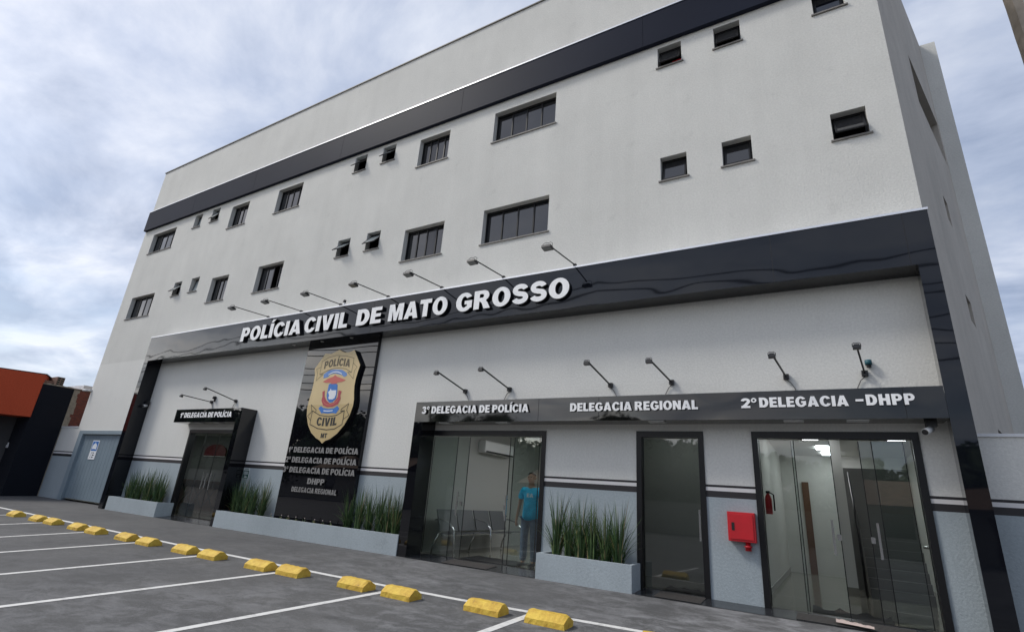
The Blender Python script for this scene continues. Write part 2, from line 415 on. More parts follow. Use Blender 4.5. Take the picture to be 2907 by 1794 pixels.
def fl(x):
    for (xa, ya), (xb, yb) in zip(FL, FL[1:]):
        if xa <= x <= xb: return ya+(yb-ya)*(x-xa)/(xb-xa)
for xt, xb in ((-3.30, -3.42), (-5.40, -5.68), (-7.47, -7.70), (-9.62, -9.68), (-11.8, -11.7), (-13.93, -13.65), (-16.2, -15.9), (-18.5, -18.1), (-20.7, -20.3), (-23, -22.5)):
    y0 = fl(xt)-.10; N = 8
    for k in range(N):
        a, b = [(xt+(xb-xt)*t/N*1.4, y0-(5.0)*t/N) for t in (k, k+1)]
        m.face([(a[0]-hw, a[1], gz(*a)+.004), (b[0]-hw, b[1], gz(*b)+.004), (b[0]+hw, b[1], gz(*b)+.004), (a[0]+hw, a[1], gz(*a)+.004)], 'paint_line')
tag(m.build('parking_lines'), kind='structure')
# dark granite apron along the foot of the facade
m = MB()
for xa, xb in ((-16.6, -13.95), (-7.26, -4.42), (-2.7, 1.42)):
    m.face([(xa, -.47, gz(xa, -.47)+.006), (xb, -.47, gz(xb, -.47)+.006), (xb, 0.14, .012), (xa, .14, .012)], 'granite')
tag(m.build('granite_apron'), kind='structure')

# ------------------------------------------------------------------ the police building
XL, XR, HT = -24.68, 1.70, 14.0
bld = thing('police_building', 'pale grey four-storey police station with black portal and rows of small dark windows', 'building', (-11.5, 0, 0))
SD = Vector((.292, .956, 0)); 
# windows: x0, x1, z0, z1, kind, opening angle
WIN = []
for x0, x1 in ((-23.8, -21.98), (-18.12, -17.06), (-15.40, -14.11), (-9.05, -7.98), (-6.52, -4.74)): WIN.append((x0, x1, 9.74, 10.67, 'slide', 0))
for x0, a in ((-20.68, 4), (-19.48, 32), (-11.70, 42), (-10.52, 40), (-2.26, 27), (-1.08, 26), (.72, 6)): WIN.append((x0, x0+.51, 10.31, 10.87, 'hop', a))
for x0, x1 in ((-23.84, -22.04), (-18.13, -17.10), (-15.46, -14.15), (-9.10, -7.77), (-6.56, -4.78)): WIN.append((x0, x1, 6.82, 7.76, 'slide', 0))
for x0, a in ((-20.70, 40), (-19.52, 8), (-11.74, 44), (-10.55, 40), (-2.26, 14), (-1.08, 14), (.72, 30)): WIN.append((x0, x0+.52, 7.41, 7.97, 'hop', a))
DOORS = [(-16.9, -13.93, 2.455), (-7.50, -4.553, 2.455), (-2.797, -1.683, 2.455), (-.961, 1.139, 2.455)]
GATE = (-24.40, -20.2, 2.41)
HOLES = [(a, b, c, d) for a, b, c, d, _, _ in WIN] + [(a, b, -.3, c) for a, b, c in DOORS] + [(GATE[0], GATE[1], -.3, GATE[2])]
def zone(z, lower=True):
    if not lower: return 'wall'
    if z < 1.443: return 'wainscot'
    if z < 1.538: return 'stripe_dark'
    if z < 1.594: return 'stripe_white'
    if z < 1.630: return 'stripe_dark'
    return 'wall_lower' if z < 5 else 'wall'
m = MB()
cx = sorted({XL, XR} | {h[i] for h in HOLES for i in (0, 1)}); cz = sorted({-.3, 1.443, 1.538, 1.594, 1.630, 5.0, HT} | {h[i] for h in HOLES for i in (2, 3)})
vid = {}
def vv(x, z):
    if (x, z) not in vid: vid[(x, z)] = len(m.v); m.v.append((x, 0, z))
    return vid[(x, z)]
for xa, xb in zip(cx, cx[1:]):
    for za, zb in zip(cz, cz[1:]):
        mxx, mz = (xa+xb)/2, (za+zb)/2
        if any(h[0] < mxx < h[1] and h[2] < mz < h[3] for h in HOLES): continue
        m.f.append((vv(xa, za), vv(xb, za), vv(xb, zb), vv(xa, zb))); m.m.append(m.mi(zone(mz)))
for x0, x1, z0, z1 in HOLES:                                    # reveals
    d = .20 if z0 > 3 else .13; mm = 'wall' if z0 > 3 else 'frame_black'
    m.face([(x0, 0, z0), (x0, 0, z1), (x0, d, z1), (x0, d, z0)], mm); m.face([(x1, 0, z1), (x1, 0, z0), (x1, d, z0), (x1, d, z1)], mm)
    m.face([(x0, 0, z1), (x1, 0, z1), (x1, d, z1), (x0, d, z1)], mm); m.face([(x1, 0, z0), (x0, 0, z0), (x0, d, z0), (x1, d, z0)], mm)
m.build('wall', bld)
m = MB()                                                        # flanks, back and roof
sp = lambda t: Vector((XR, 0, 0))+SD*t
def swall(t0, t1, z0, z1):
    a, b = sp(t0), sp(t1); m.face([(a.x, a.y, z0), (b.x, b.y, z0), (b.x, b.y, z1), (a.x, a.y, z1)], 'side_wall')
TE = 6.28
holes_s = [(2.95, 6.0, 9.84, 11.14), (3.30, 3.75, 7.12, 7.69), (3.15, 3.75, 4.92, 5.45), (3.3, 4.0, 2.1, 2.95)]
ct = sorted({0, TE} | {h[i] for h in holes_s for i in (0, 1)}); czs = sorted({-.3, HT} | {h[i] for h in holes_s for i in (2, 3)})
for ta, tb in zip(ct, ct[1:]):
    for za, zb in zip(czs, czs[1:]):
        if any(h[0] < (ta+tb)/2 < h[1] and h[2] < (za+zb)/2 < h[3] for h in holes_s): continue
        swall(ta, tb, za, zb)
nin = Vector((-SD.y, SD.x, 0))
for t0, t1, z0, z1 in holes_s:
    a, b = sp(t0), sp(t1); ai, bi = a+nin*.22, b+nin*.22
    q = lambda p, z: (p.x, p.y, z)
    m.face([q(a, z0), q(b, z0), q(bi, z0), q(ai, z0)], 'side_wall'); m.face([q(b, z1), q(a, z1), q(ai, z1), q(bi, z1)], 'side_wall')
    m.face([q(a, z1), q(a, z0), q(ai, z0), q(ai, z1)], 'side_wall'); m.face([q(b, z0), q(b, z1), q(bi, z1), q(bi, z0)], 'side_wall')
    m.face([q(ai, z0), q(bi, z0), q(bi, z1), q(ai, z1)], 'pane_dark')
e = sp(TE)
pts = [(e.x, e.y), (3.868, e.y), (5.0, 16), (XL, 16), (XL, 0)]
for (xa, ya), (xb, yb) in zip(pts, pts[1:]):
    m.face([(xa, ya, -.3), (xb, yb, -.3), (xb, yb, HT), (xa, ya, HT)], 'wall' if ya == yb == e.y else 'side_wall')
m.face([(XL, .02, HT-.3), (XR-.01, .02, HT-.3), (e.x-.02, e.y, HT-.3), (3.86, e.y+.05, HT-.3), (4.99, 15.9, HT-.3), (XL, 15.9, HT-.3)], 'sill')
m.build('side_wall', bld)
m = MB()
m.box(XL-.03, -.035, HT, XR+.02, .16, HT+.035, 'sill'); m.build('parapet_coping', bld)
# satin slate band under the parapet, in panels with open joints
m = MB()
jx = [-24.66, -20.9, -16.9, -12.35, -7.6, -2.55, 1.68]
for a, b in zip(jx, jx[1:]):
    m.box(a+.004, -.11, 10.97, b-.004, -.002, 11.88, 'slate_band')
m.box(-24.655, -.10, 10.975, 1.675, -.003, 11.875, 'joint_or_shade')
m.box(-24.67, -.125, 11.88, 1.69, -.002, 11.915, 'silver')
m.build('slate_band', bld)
# windows
def sill(m, x0, x1, z0): m.box(x0-.04, -.032, z0-.024, x1+.04, .20, z0+.006, 'sill')
Q = WIN[14]
for k, (x0, x1, z0, z1, kind, ang) in enumerate(WIN):
    m = MB(); y = .145; t = .035; zb = z0+.006
    if kind == 'slide':
        m.box(x0, y, zb, x0+t, y+.05, z1, 'alu_dark'); m.box(x1-t, y, zb, x1, y+.05, z1, 'alu_dark')
        m.box(x0+t, y, zb, x1-t, y+.05, zb+t, 'alu_dark'); m.box(x0+t, y, z1-t-.02, x1-t, y+.05, z1, 'alu_dark')
        n = 4
        ws = (x1-x0-2*t)/n
        for i in range(1, n): m.box(x0+t+ws*i-.016, y+.006, zb+t, x0+t+ws*i+.016, y+.046, z1-t-.02, 'alu_dark')
        fr = m.build('window', bld)
        if (x0, z0) == (Q[0], Q[2]):
            p = MB(); p.box(x0+t, y+.024, zb+t, x0+t+ws*2, y+.030, z1-t-.02, 'pane_dark'); p.face([(x0+t+ws*3, y+.026, zb+t), (x1-t, y+.026, zb+t), (x1-t, y+.026, z1-t-.02), (x0+t+ws*3, y+.026, z1-t-.02)], 'glass_window')
        else:
            p = MB()
            for i in range(n):
                pm = 'pane_dark' if random.random() < .62 else 'pane_blind'
                if i == 0: pm = 'pane_dark'
                p.box(x0+t+ws*i, y+.024+.004*(i % 2), zb+t, x0+t+ws*(i+1), y+.030+.004*(i % 2), z1-t-.02, pm)
        p.build('pane', fr)
    else:
        m.box(x0, y, zb, x0+t, y+.04, z1, 'alu_dark'); m.box(x1-t, y, zb, x1, y+.04, z1, 'alu_dark'); m.box(x0+t, y, zb, x1-t, y+.04, zb+t*.7, 'alu_dark'); m.box(x0+t, y, z1-t, x1-t, y+.04, z1, 'alu_dark')
        m.box(x0+t, y+.3, zb, x1-t, y+.31, z1, 'joint_or_shade')  # near-black sheet standing in for the shade of the room behind
        fr = m.build('window', bld)
        # top-hung sash swung outwards
        h = z1-z0-t*1.7; a = R(ang); zt = z1-t; b = MB(); d = Vector((0, -sin(a), -cos(a))); nn = Vector((0, -cos(a), sin(a)))
        P = lambda x, l, o=0: tuple(Vector((x, y+.01, zt))+d*l+nn*o)
        X0, X1 = x0+t+.003, x1-t-.003
        for xa, xb, la, lb in ((X0, X0+.03, 0, h), (X1-.03, X1, 0, h), (X0+.03, X1-.03, 0, .03), (X0+.03, X1-.03, h-.03, h)):
            c8 = [P(xa, la, -.012), P(xb, la, -.012), P(xb, lb, -.012), P(xa, lb, -.012), P(xa, la, .012), P(xb, la, .012), P(xb, lb, .012), P(xa, lb, .012)]
            i = len(b.v); b.v += c8
            for q in ((0, 1, 2, 3), (7, 6, 5, 4), (0, 4, 5, 1), (1, 5, 6, 2), (2, 6, 7, 3), (3, 7, 4, 0)): b.f.append(tuple(i+j for j in q)); b.m.append(b.mi('alu_dark'))
        b.box((X0+X1)/2-.01, y-.0, zt-.02, (X0+X1)/2+.01, y+.02, zt, 'alu_dark')
        pm = 'pane_frosted' if x0 < -9 else 'pane_dark'
        for o_, s_ in ((-.004, 1), (.004, -1)):
            q = [P(X0+.03, .03, o_), P(X1-.03, .03, o_), P(X1-.03, h-.03, o_), P(X0+.03, h-.03, o_)]
            b.face(q if s_ > 0 else q[::-1], pm)
        b.build('sash', fr, fix=True)
    s_ = MB(); sill(s_, x0, x1, z0); s_.build('sill', fr)
m = MB(); m.box(-1.95, .02, 10.325, -1.76, .08, 10.40, 'red_paint')
tag(m.build('red_block', None), 'small red block lying on the sill of an open top-floor window', 'block')

# room behind the half-open window
x0, x1 = Q[0]-.6, Q[1]+.8
m = MB(); m.box(x0, .21, 5.85, x1, 3.2, 8.3, 'interior_grey', skip='f')
m.build('upper_room', bld)

# ------------------------------------------------------------------ black portal
PY = -.45
m = MB()
def acm(m, x0, y0, z0, x1, y1, z1, mm, nx=1):
    st = (x1-x0)/nx
    for i in range(nx): m.box(x0+st*i+(.002 if i else 0), y0, z0, x0+st*(i+1)-(.002 if i < nx-1 else 0), y1, z1, mm)
acm(m, -20.12, PY, 4.74, 1.665, -.002, 5.58, 'acm_black', 1)
port = thing('portal_frame', 'tall glossy black portal framing the ground floor under the big white letters', 'portal', (-9.2, -.2, -.1))
bm_ = m
o = m.build('fascia', port)
m = MB(); m.box(-20.13, PY-.015, 5.58, 1.675, -.002, 5.615, 'silver'); m.build('trim', port)
m = MB(); m.box(-20.12, PY, -.15, -19.87, -.002, 4.738, 'acm_black'); m.build('column', port)
m = MB(); q = [(1.435, PY), (1.665, PY), (1.665, -.002), (1.475, -.002)]
for (xa, ya), (xb, yb) in zip(q, q[1:]+q[:1]): m.face([(xa, ya, -.15), (xb, yb, -.15), (xb, yb, 4.738), (xa, ya, 4.738)], 'acm_black')
m.build('column', port)
for x in (-14.6, -9.3, -4.7, -.4, 1.36):
    m = MB(); m.box(x-.004, PY-.0015, 4.742, x+.004, PY, 5.578, 'joint_or_shade'); m.build('panel_joint', port)
for x in (-12.35, -11.2, -10.1):
    m = MB(); m.tube([(x, -.28, 4.739), (x, -.28, 4.728)], .045, 'fixture_off', 14); m.build('downlight', port)

# ------------------------------------------------------------------ lettering
def arc(cx, cy, rx, ry, a0, a1, n=18): return [(cx+rx*cos(R(a0+(a1-a0)*k/n)), cy+ry*sin(R(a0+(a1-a0)*k/n))) for k in range(n+1)]
def stroke(p, h):
    L, Rr = [], []
    for k in range(len(p)):
        a, b = p[max(k-1, 0)], p[min(k+1, len(p)-1)]; dx, dy = b[0]-a[0], b[1]-a[1]; l = math.hypot(dx, dy) or 1
        L.append((p[k][0]-dy/l*h, p[k][1]+dx/l*h)); Rr.append((p[k][0]+dy/l*h, p[k][1]-dx/l*h))
    return L+Rr[::-1]
G = {}
rect = lambda a, b, c, d: [(a, b), (c, b), (c, d), (a, d)]
G['I'] = (30, [[rect(0, 0, 30, 100)]])
G['Í'] = (30, [[rect(0, 0, 30, 100)], [[(2, 107), (18, 107), (40, 128), (12, 128)]]])
G['L'] = (64, [[[(0, 0), (64, 0), (64, 23), (30, 23), (30, 100), (0, 100)]]])
G['E'] = (68, [[[(0, 0), (68, 0), (68, 22), (30, 22), (30, 40), (63, 40), (63, 60), (30, 60), (30, 78), (67, 78), (67, 100), (0, 100)]]])
G['T'] = (76, [[[(23, 0), (53, 0), (53, 76), (76, 76), (76, 100), (0, 100), (0, 76), (23, 76)]]])
G['V'] = (90, [[[(0, 100), (32, 100), (45, 36), (58, 100), (90, 100), (61, 0), (29, 0)]]])
G['A'] = (94, [[[(0, 0), (31, 0), (35, 16), (59, 16), (63, 0), (94, 0), (63, 100), (31, 100)], [(40, 36), (47, 66), (54, 36)]]])
G['M'] = (102, [[[(0, 0), (27, 0), (27, 62), (41, 0), (61, 0), (75, 62), (75, 0), (102, 0), (102, 100), (65, 100), (51, 45), (37, 100), (0, 100)]]])
G['N'] = (84, [[[(0, 0), (28, 0), (28, 50), (56, 0), (84, 0), (84, 100), (56, 100), (56, 50), (28, 100), (0, 100)]]])
G['H'] = (84, [[[(0, 0), (30, 0), (30, 39), (54, 39), (54, 0), (84, 0), (84, 100), (54, 100), (54, 63), (30, 63), (30, 100), (0, 100)]]])
G['D'] = (84, [[[(0, 0)]+arc(40, 50, 44, 50, -90, 90)+[(0, 100)], [(30, 23), (30, 77)]+arc(37, 50, 16, 27, 90, -90)]])
G['P'] = (77, [[[(0, 0), (30, 0), (30, 35)]+arc(45, 67.5, 32, 32.5, -90, 90)+[(0, 100)], [(30, 56), (30, 79)]+arc(41, 67.5, 9, 11.5, 90, -90)]])
G['R'] = (90, [[[(0, 0), (30, 0), (30, 40), (35, 40), (44, 30), (56, 0), (90, 0), (74, 32), (65, 42)]+arc(50, 71, 31, 29, -55, 90)+[(0, 100)], [(30, 60), (30, 80)]+arc(44, 70, 9, 10, 90, -90)]])
G['O'] = (94, [[arc(47, 50, 47, 52, 0, 350, 35), arc(47, 50, 17, 31, 0, 350, 35)]])
G['C'] = (88, [[arc(47, 50, 47, 52, 28, 332, 34)+arc(47, 50, 17, 31, 322, 38, 24)]])
G['G'] = (92, [[arc(47, 50, 47, 52, 32, 318, 34)+[(90, 16), (90, 56), (49, 56), (49, 36), (63, 36), (63, 27)]+arc(47, 50, 17, 31, 300, 40, 24)]])
G['S'] = (80, [[stroke(arc(40, 71, 26, 19, 12, 265, 20)+arc(40, 30, 28, 20, 95, -165, 22), 12.5)]])
G['1'] = (54, [[[(24, 0), (54, 0), (54, 100), (32, 100), (24, 86), (4, 77), (4, 56), (24, 64)]]])
G['2'] = (76, [[stroke(arc(38, 69, 25, 20, 172, -25, 20)+[(40, 34), (22, 16)], 12.5)], [rect(2, 0, 74, 22)]])
G['3'] = (76, [[stroke(arc(36, 73, 24, 17, 168, -80, 18)+arc(36, 30, 27, 21, 80, -168, 20), 12)]])
G['º'] = (44, [[arc(22, 78, 22, 24, 0, 345, 23), arc(22, 78, 9, 11, 0, 345, 23)]])
G['–'] = (62, [[rect(0, 38, 62, 60)]])
G['F'] = (64, [[[(0, 0), (30, 0), (30, 38), (58, 38), (58, 60), (30, 60), (30, 78), (64, 78), (64, 100), (0, 100)]]])
def layout(text, gap, space):
    x = 0; res = []
    for ch in text:
        if ch == ' ': x += space; continue
        res.append((ch, x)); x += G[ch][0]+gap
    return res, x-gap
def words(root, text, x0, x1, zb, cap, yf, depth, mf, ms, gap=7, space=32, merged=None):
    res, W = layout(text, gap, space); sx = (x1-x0)/W; sz = cap/100
    for ch, x in res:
        b = merged or MB()
        for j, cs in enumerate(G[ch][1]):
            b.poly_xz([[(x0+(x+px)*sx, zb+pz*sz) for px, pz in c] for c in cs], yf-.001*j, yf+depth, mf, ms)
        if merged is None: b.build('letter', root)
t = thing('sign_lettering', 'large white letters spelling POLÍCIA CIVIL DE MATO GROSSO on the black portal', 'sign', (-9.2, PY, 4.9))
for wd, a, b in (('POLÍCIA', -14.56, -11.87), ('CIVIL', -11.73, -10.08), ('DE', -9.76, -8.92), ('MATO', -8.68, -6.92), ('GROSSO', -6.68, -3.95)):
    words(t, wd, a, b, 4.945, .425, PY-.075, .073, 'letter_white', 'letter_side', 9)
t = thing('sign_lettering', 'white letters reading 3º DELEGACIA DE POLÍCIA on the wide black canopy', 'sign', (-6, PY, 2.7), 'white lettering on the entrance canopies')
words(t, '3º DELEGACIA DE POLÍCIA', -7.29, -4.71, 2.74, .15, PY-.04, .037, 'letter_white', 'letter_side', 8, 30)
t = thing('sign_lettering', 'white letters reading DELEGACIA REGIONAL on the wide black canopy', 'sign', (-2.8, PY, 2.7), 'white lettering on the entrance canopies')
words(t, 'DELEGACIA REGIONAL', -3.86, -1.65, 2.735, .147, PY-.04, .037, 'letter_white', 'letter_side', 8, 26)
t = thing('sign_lettering', 'white letters reading 2º DELEGACIA – DHPP at the right end of the black canopy', 'sign', (0, PY, 2.7), 'white lettering on the entrance canopies')
words(t, '2º', -1.02, -.80, 2.74, .148, PY-.04, .037, 'letter_white', 'letter_side', 6)
words(t, 'DELEGACIA', -.765, .366, 2.745, .148, PY-.04, .037, 'letter_white', 'letter_side', 10)
words(t, '–', .45, .542, 2.752, .14, PY-.04, .037, 'letter_white', 'letter_side')
words(t, 'DHPP', .571, 1.11, 2.748, .15, PY-.04, .037, 'letter_white', 'letter_side', 13)
t = thing('sign_lettering', 'white letters reading 1º DELEGACIA DE POLÍCIA on the small black canopy', 'sign', (-15.4, PY, 2.7), 'white lettering on the entrance canopies')
words(t, '1º DELEGACIA DE POLÍCIA', -16.73, -14.11, 2.745, .15, PY-.04, .037, 'letter_white', 'letter_side', 8, 30)

# ------------------------------------------------------------------ badge panel
pan = thing('sign_board', 'tall glossy black sign panel with gold badge and grey steel letters', 'sign panel', (-10.6, -.05, .3))
m = MB(); m.box(-11.93, -.10, .26, -9.315, -.002, 4.738, 'acm_panel'); m.build('backing', pan)
lt = []
for txt, a, b, z, cp in (('1º DELEGACIA DE POLÍCIA', -11.85, -9.345, 1.885, .135), ('2º DELEGACIA DE POLÍCIA', -11.88, -9.345, 1.64, .135), ('3º DELEGACIA DE POLÍCIA', -11.90, -9.345, 1.40, .135), ('DHPP', -10.90, -10.30, 1.155, .135), ('DELEGACIA REGIONAL', -11.42, -9.83, .955, .115)):
    h = holder('lettering', pan)
    words(h, txt, a, b, z, cp, -.138, .036, 'letter_steel', 'letter_side', 8, 30)
SH = [(-10.557, 4.485), (-10.428, 4.421), (-10.335, 4.396), (-10.171, 4.388), (-10.001, 4.434), (-9.709, 4.027), (-9.748, 3.866), (-9.782, 3.672), (-9.786, 3.504), (-9.757, 3.335), (-9.717, 3.167), (-9.713, 3.003), (-9.772, 2.776), (-9.90, 2.555), (-10.09, 2.352), (-10.305, 2.221), (-10.46, 2.175), (-10.557, 2.11), (-10.669, 2.184), (-10.82, 2.24), (-11.034, 2.37), (-11.204, 2.555), (-11.327, 2.795), (-11.369, 3.003), (-11.358, 3.16), (-11.325, 3.405), (-11.310, 3.619), (-11.325, 3.854), (-11.382, 4.021), (-11.075, 4.414), (-10.849, 4.392)]
bad = thing('police_badge', 'gold shield badge reading POLÍCIA CIVIL MT with blue and red crest on black', 'badge', (-10.55, -.1, 2.1))
m = MB(); m.poly_xz([SH], -.20, -.102, 'gold', 'letter_side'); m.build('shield_plate', bad)
def flat(name, pts, y, mm, par=bad): b = MB(); b.poly_xz([pts], y, y+.0015, mm); return b.build(name, par)
def outline(name, pts, y, wd, mm, par=bad, closed=True):
    b = MB(); n = len(pts)
    for i in range(n if closed else n-1):
        (ax, az), (bx, bz) = pts[i], pts[(i+1) % n]; dx, dz = bx-ax, bz-az; l = math.hypot(dx, dz); dx, dz = dx/l, dz/l
        q = [(ax-dz*wd-dx*wd, az+dx*wd-dz*wd), (ax+dz*wd-dx*wd, az-dx*wd-dz*wd), (bx+dz*wd+dx*wd, bz-dx*wd+dz*wd), (bx-dz*wd+dx*wd, bz+dx*wd+dz*wd)]
        b.poly_xz([q], y-.0003*(i % 5), y-.0003*(i % 5)+.0005, mm)
    return b.build(name, par)
LOW = [(-9.757, 3.06), (-9.722, 3.003), (-9.78, 2.776), (-9.91, 2.56), (-10.10, 2.36), (-10.31, 2.23), (-10.46, 2.185), (-10.557, 2.12), (-10.669, 2.19), (-10.82, 2.25), (-11.03, 2.38), (-11.195, 2.56), (-11.317, 2.795), (-11.357, 3.003), (-11.357, 3.06)]
R1 = [(-11.133, 4.207), (-10.901, 4.301), (-10.631, 4.336), (-10.272, 4.296), (-9.963, 4.218), (-9.963, 4.026), (-9.968, 3.853), (-10.185, 3.952), (-10.392, 3.995), (-10.64, 3.996), (-10.88, 3.947), (-11.136, 3.853), (-11.134, 4.025)]
R2 = [(-11.132, 2.912), (-10.833, 2.797), (-10.501, 2.76), (-10.22, 2.79), (-9.978, 2.902), (-9.969, 2.73), (-9.974, 2.568), (-10.205, 2.463), (-10.485, 2.438), (-10.813, 2.471), (-11.132, 2.572), (-11.14, 2.724)]
flat('ribbon', R1, -.2020, 'gold'); outline('ribbon_outline', R1, -.2045, .006, 'ink_soft')
outline('ribbon_outline', [(-11.14, 4.053), (-11.299, 4.007), (-11.224, 3.885), (-11.234, 3.696), (-11.008, 3.855), (-11.136, 3.853)], -.2045, .005, 'ink_soft', closed=False)
outline('ribbon_outline', [(-9.955, 4.085), (-9.803, 3.981), (-9.871, 3.89), (-9.868, 3.685), (-10.102, 3.86), (-9.968, 3.853)], -.2045, .005, 'ink_soft', closed=False)
flat('shield_base', LOW, -.2015, 'gold_dark')
flat('ribbon', R2, -.2030, 'gold_dark'); outline('ribbon_outline', R2, -.2055, .009, 'ink')
outline('ribbon_outline', [(-11.132, 2.912), (-11.002, 2.859), (-11.004, 2.936), (-11.231, 3.07), (-11.153, 2.895), (-11.287, 2.785), (-11.153, 2.682)], -.2055, .007, 'ink', closed=False)
outline('ribbon_outline', [(-9.978, 2.902), (-10.103, 2.887), (-10.093, 2.937), (-9.869, 3.072), (-9.898, 2.909), (-9.797, 2.785), (-9.949, 2.697)], -.2055, .007, 'ink', closed=False)
flat('crest_ribbon', [(-10.964, 3.746), (-10.982, 3.854), (-10.849, 3.927), (-10.767, 3.953), (-10.606, 3.962), (-10.328, 3.939), (-10.134, 3.844), (-10.106, 3.782), (-10.205, 3.744), (-10.292, 3.8), (-10.553, 3.858), (-10.724, 3.84), (-10.806, 3.774)], -.2035, 'blue_soft')
flat('crest_bird', [(-10.965, 3.657), (-10.771, 3.737), (-10.605, 3.773), (-10.542, 3.817), (-10.468, 3.771), (-10.322, 3.729), (-10.112, 3.662), (-10.247, 3.625), (-10.414, 3.612), (-10.429, 3.578), (-10.641, 3.581), (-10.638, 3.616), (-10.841, 3.625)], -.2045, 'red_soft')
flat('crest_shield', [(-10.715, 3.579), (-10.657, 3.594), (-10.553, 3.578), (-10.456, 3.586), (-10.388, 3.559), (-10.351, 3.355), (-10.354, 3.202), (-10.454, 3.12), (-10.56, 3.106), (-10.666, 3.176), (-10.72, 3.298), (-10.718, 3.454)], -.2045, 'blue_print')
flat('crest_map', [(-10.686, 3.383), (-10.632, 3.413), (-10.609, 3.467), (-10.571, 3.417), (-10.399, 3.416), (-10.381, 3.305), (-10.407, 3.22), (-10.472, 3.188), (-10.596, 3.192), (-10.635, 3.227), (-10.617, 3.286)], -.2065, 'white_print')
flat('crest_ribbon', [(-10.902, 3.391), (-10.822, 3.423), (-10.786, 3.266), (-10.686, 3.16), (-10.545, 3.087), (-10.407, 3.11), (-10.306, 3.235), (-10.313, 3.413), (-10.196, 3.383), (-10.218, 3.282), (-10.184, 3.197), (-10.245, 3.064), (-10.421, 3.001), (-10.616, 2.997), (-10.778, 3.042), (-10.875, 3.165), (-10.867, 3.268)], -.2048, 'red_print')
flat('crest_ribbon', [(-10.927, 2.969), (-10.851, 3.035), (-10.761, 2.982), (-10.555, 2.953), (-10.364, 2.967), (-10.258, 3.023), (-10.168, 2.955), (-10.255, 2.832), (-10.381, 2.85), (-10.547, 2.836), (-10.75, 2.855), (-10.767, 2.83)], -.2052, 'blue_print')
def marks(n, fx, fz, w_, y, mm):                                # the illegible white letters on the little ribbons, one strip each
    b = MB(); pts = [(fx(k), fz(k)) for k in range(n)]
    up_ = [(x, z+w_) for x, z in pts]; dn = [(x, z-w_) for x, z in pts][::-1]
    b.poly_xz([up_+dn], y, y+.0008, mm); b.build('ribbon_lettering', bad)
marks(13, lambda k: -10.545+.325*sin(R(-58+k*9.7)), lambda k: 3.32-.27*cos(R(-58+k*9.7)), .016, -.2067, 'red_soft')
marks(11, lambda k: -10.80+k*.05, lambda k: 3.895-(k-5)**2*.0028, .011, -.2062, 'white_print')
marks(7, lambda k: -10.72+k*.055, lambda k: 2.898+(k-3)**2*.0012, .012, -.2078, 'white_print')
def arched(text, x0, x1, zb, cap, y, mm, sag, name):
    res, W = layout(text, 9, 30); sx = (x1-x0)/W; b = MB()
    for ch, x in res:
        u = (x+G[ch][0]/2)/W*2-1; dz = -sag*u*u
        for cs in G[ch][1]: b.poly_xz([[(x0+(x+px)*sx, zb+dz+pz*cap/100-2*sag*u/(x1-x0)*2*(px-G[ch][0]/2)*sx) for px, pz in c] for c in cs], y, y+.0008, mm)
    b.build(name, bad)
arched('POLÍCIA', -11.02, -10.07, 4.045, .20, -.2050, 'ink_soft', .055, 'lettering')
arched('CIVIL', -10.90, -10.17, 2.525, .205, -.2060, 'ink', -.03, 'lettering')
arched('MT', -10.65, -10.43, 2.24, .115, -.2040, 'ink', 0, 'lettering')

# ------------------------------------------------------------------ canopies
can = thing('entrance_canopy', 'wide glossy black canopy running over the three right-hand doors', 'canopy', (-3, -.2, 0), 'black entrance canopies')
m = MB(); acm(m, -7.50, PY, 2.575, 1.432, -.002, 2.995, 'acm_canopy', 1); m.build('fascia', can)
for x in (-4.52, -3.33, 1.0):
    m = MB(); m.box(x-.004, PY-.0015, 2.577, x+.004, PY, 2.993, 'joint_or_shade'); m.build('panel_joint', can)
m = MB(); m.box(-7.50, PY, -.15, -7.27, -.002, 2.573, 'acm_panel'); m.build('column', can)
for x in (-6.75, -5.35, -2.35, -.34, .45):
    m = MB(); m.box(x-.13, -.40, 2.555, x+.13, -.22, 2.5745, 'fixture_off'); m.build('soffit_light', can)
can1 = thing('entrance_canopy', 'small glossy black angled canopy over the left-hand door', 'canopy', (-15.4, -.2, 0), 'black entrance canopies')
m = MB(); m.box(-17.09, PY, 2.615, -13.72, -.002, 3.0, 'acm_panel'); m.build('fascia', can1)
m = MB(); m.box(-13.93, PY, -.15, -13.72, -.002, 2.613, 'acm_panel'); m.build('column', can1)
for x in (-15.9, -14.9):
    m = MB(); m.box(x-.13, -.40, 2.595, x+.13, -.22, 2.6145, 'fixture_off'); m.build('soffit_light', can1)

# ------------------------------------------------------------------ doors
def door(x0, x1, top, panes, handles, gm='glass_clear', left=True, rightj=True):
    d = holder('glass_door', bld)
    m = MB(); f = .085
    if left: m.box(x0, -.022, -.02, x0+f, .14, top, 'frame_black')
    if rightj: m.box(x1-f, -.022, -.02, x1, .14, top, 'frame_black')
    m.box(x0+(f if left else 0), -.022, top-.10, x1-(f if rightj else 0), .14, top, 'frame_black')
    m.build('frame', d)
    for a, b, y, mm in panes:
        p = MB(); p.face([(a, y, .02), (b, y, .02), (b, y, top-.115), (a, y, top-.115)], mm)
        for e_ in (a, b): p.box(e_-.006, y-.002, .02, e_+.006, y+.012, top-.115, 'frame_black')
        p.build('pane', d)
    for x, y, two in handles:
        h = MB(); h.box(x-.015, y-.065, .785, x+.015, y-.04, 1.24, 'steel')
        for z in (.86, 1.165): h.box(x-.008, y-.04, z-.008, x+.008, y+.005, z+.008, 'steel')
        if two: h.box(x+two-.025, y-.02, .975, x+two+.025, y+.012, 1.055, 'steel')
        h.build('handle', d)
    return d
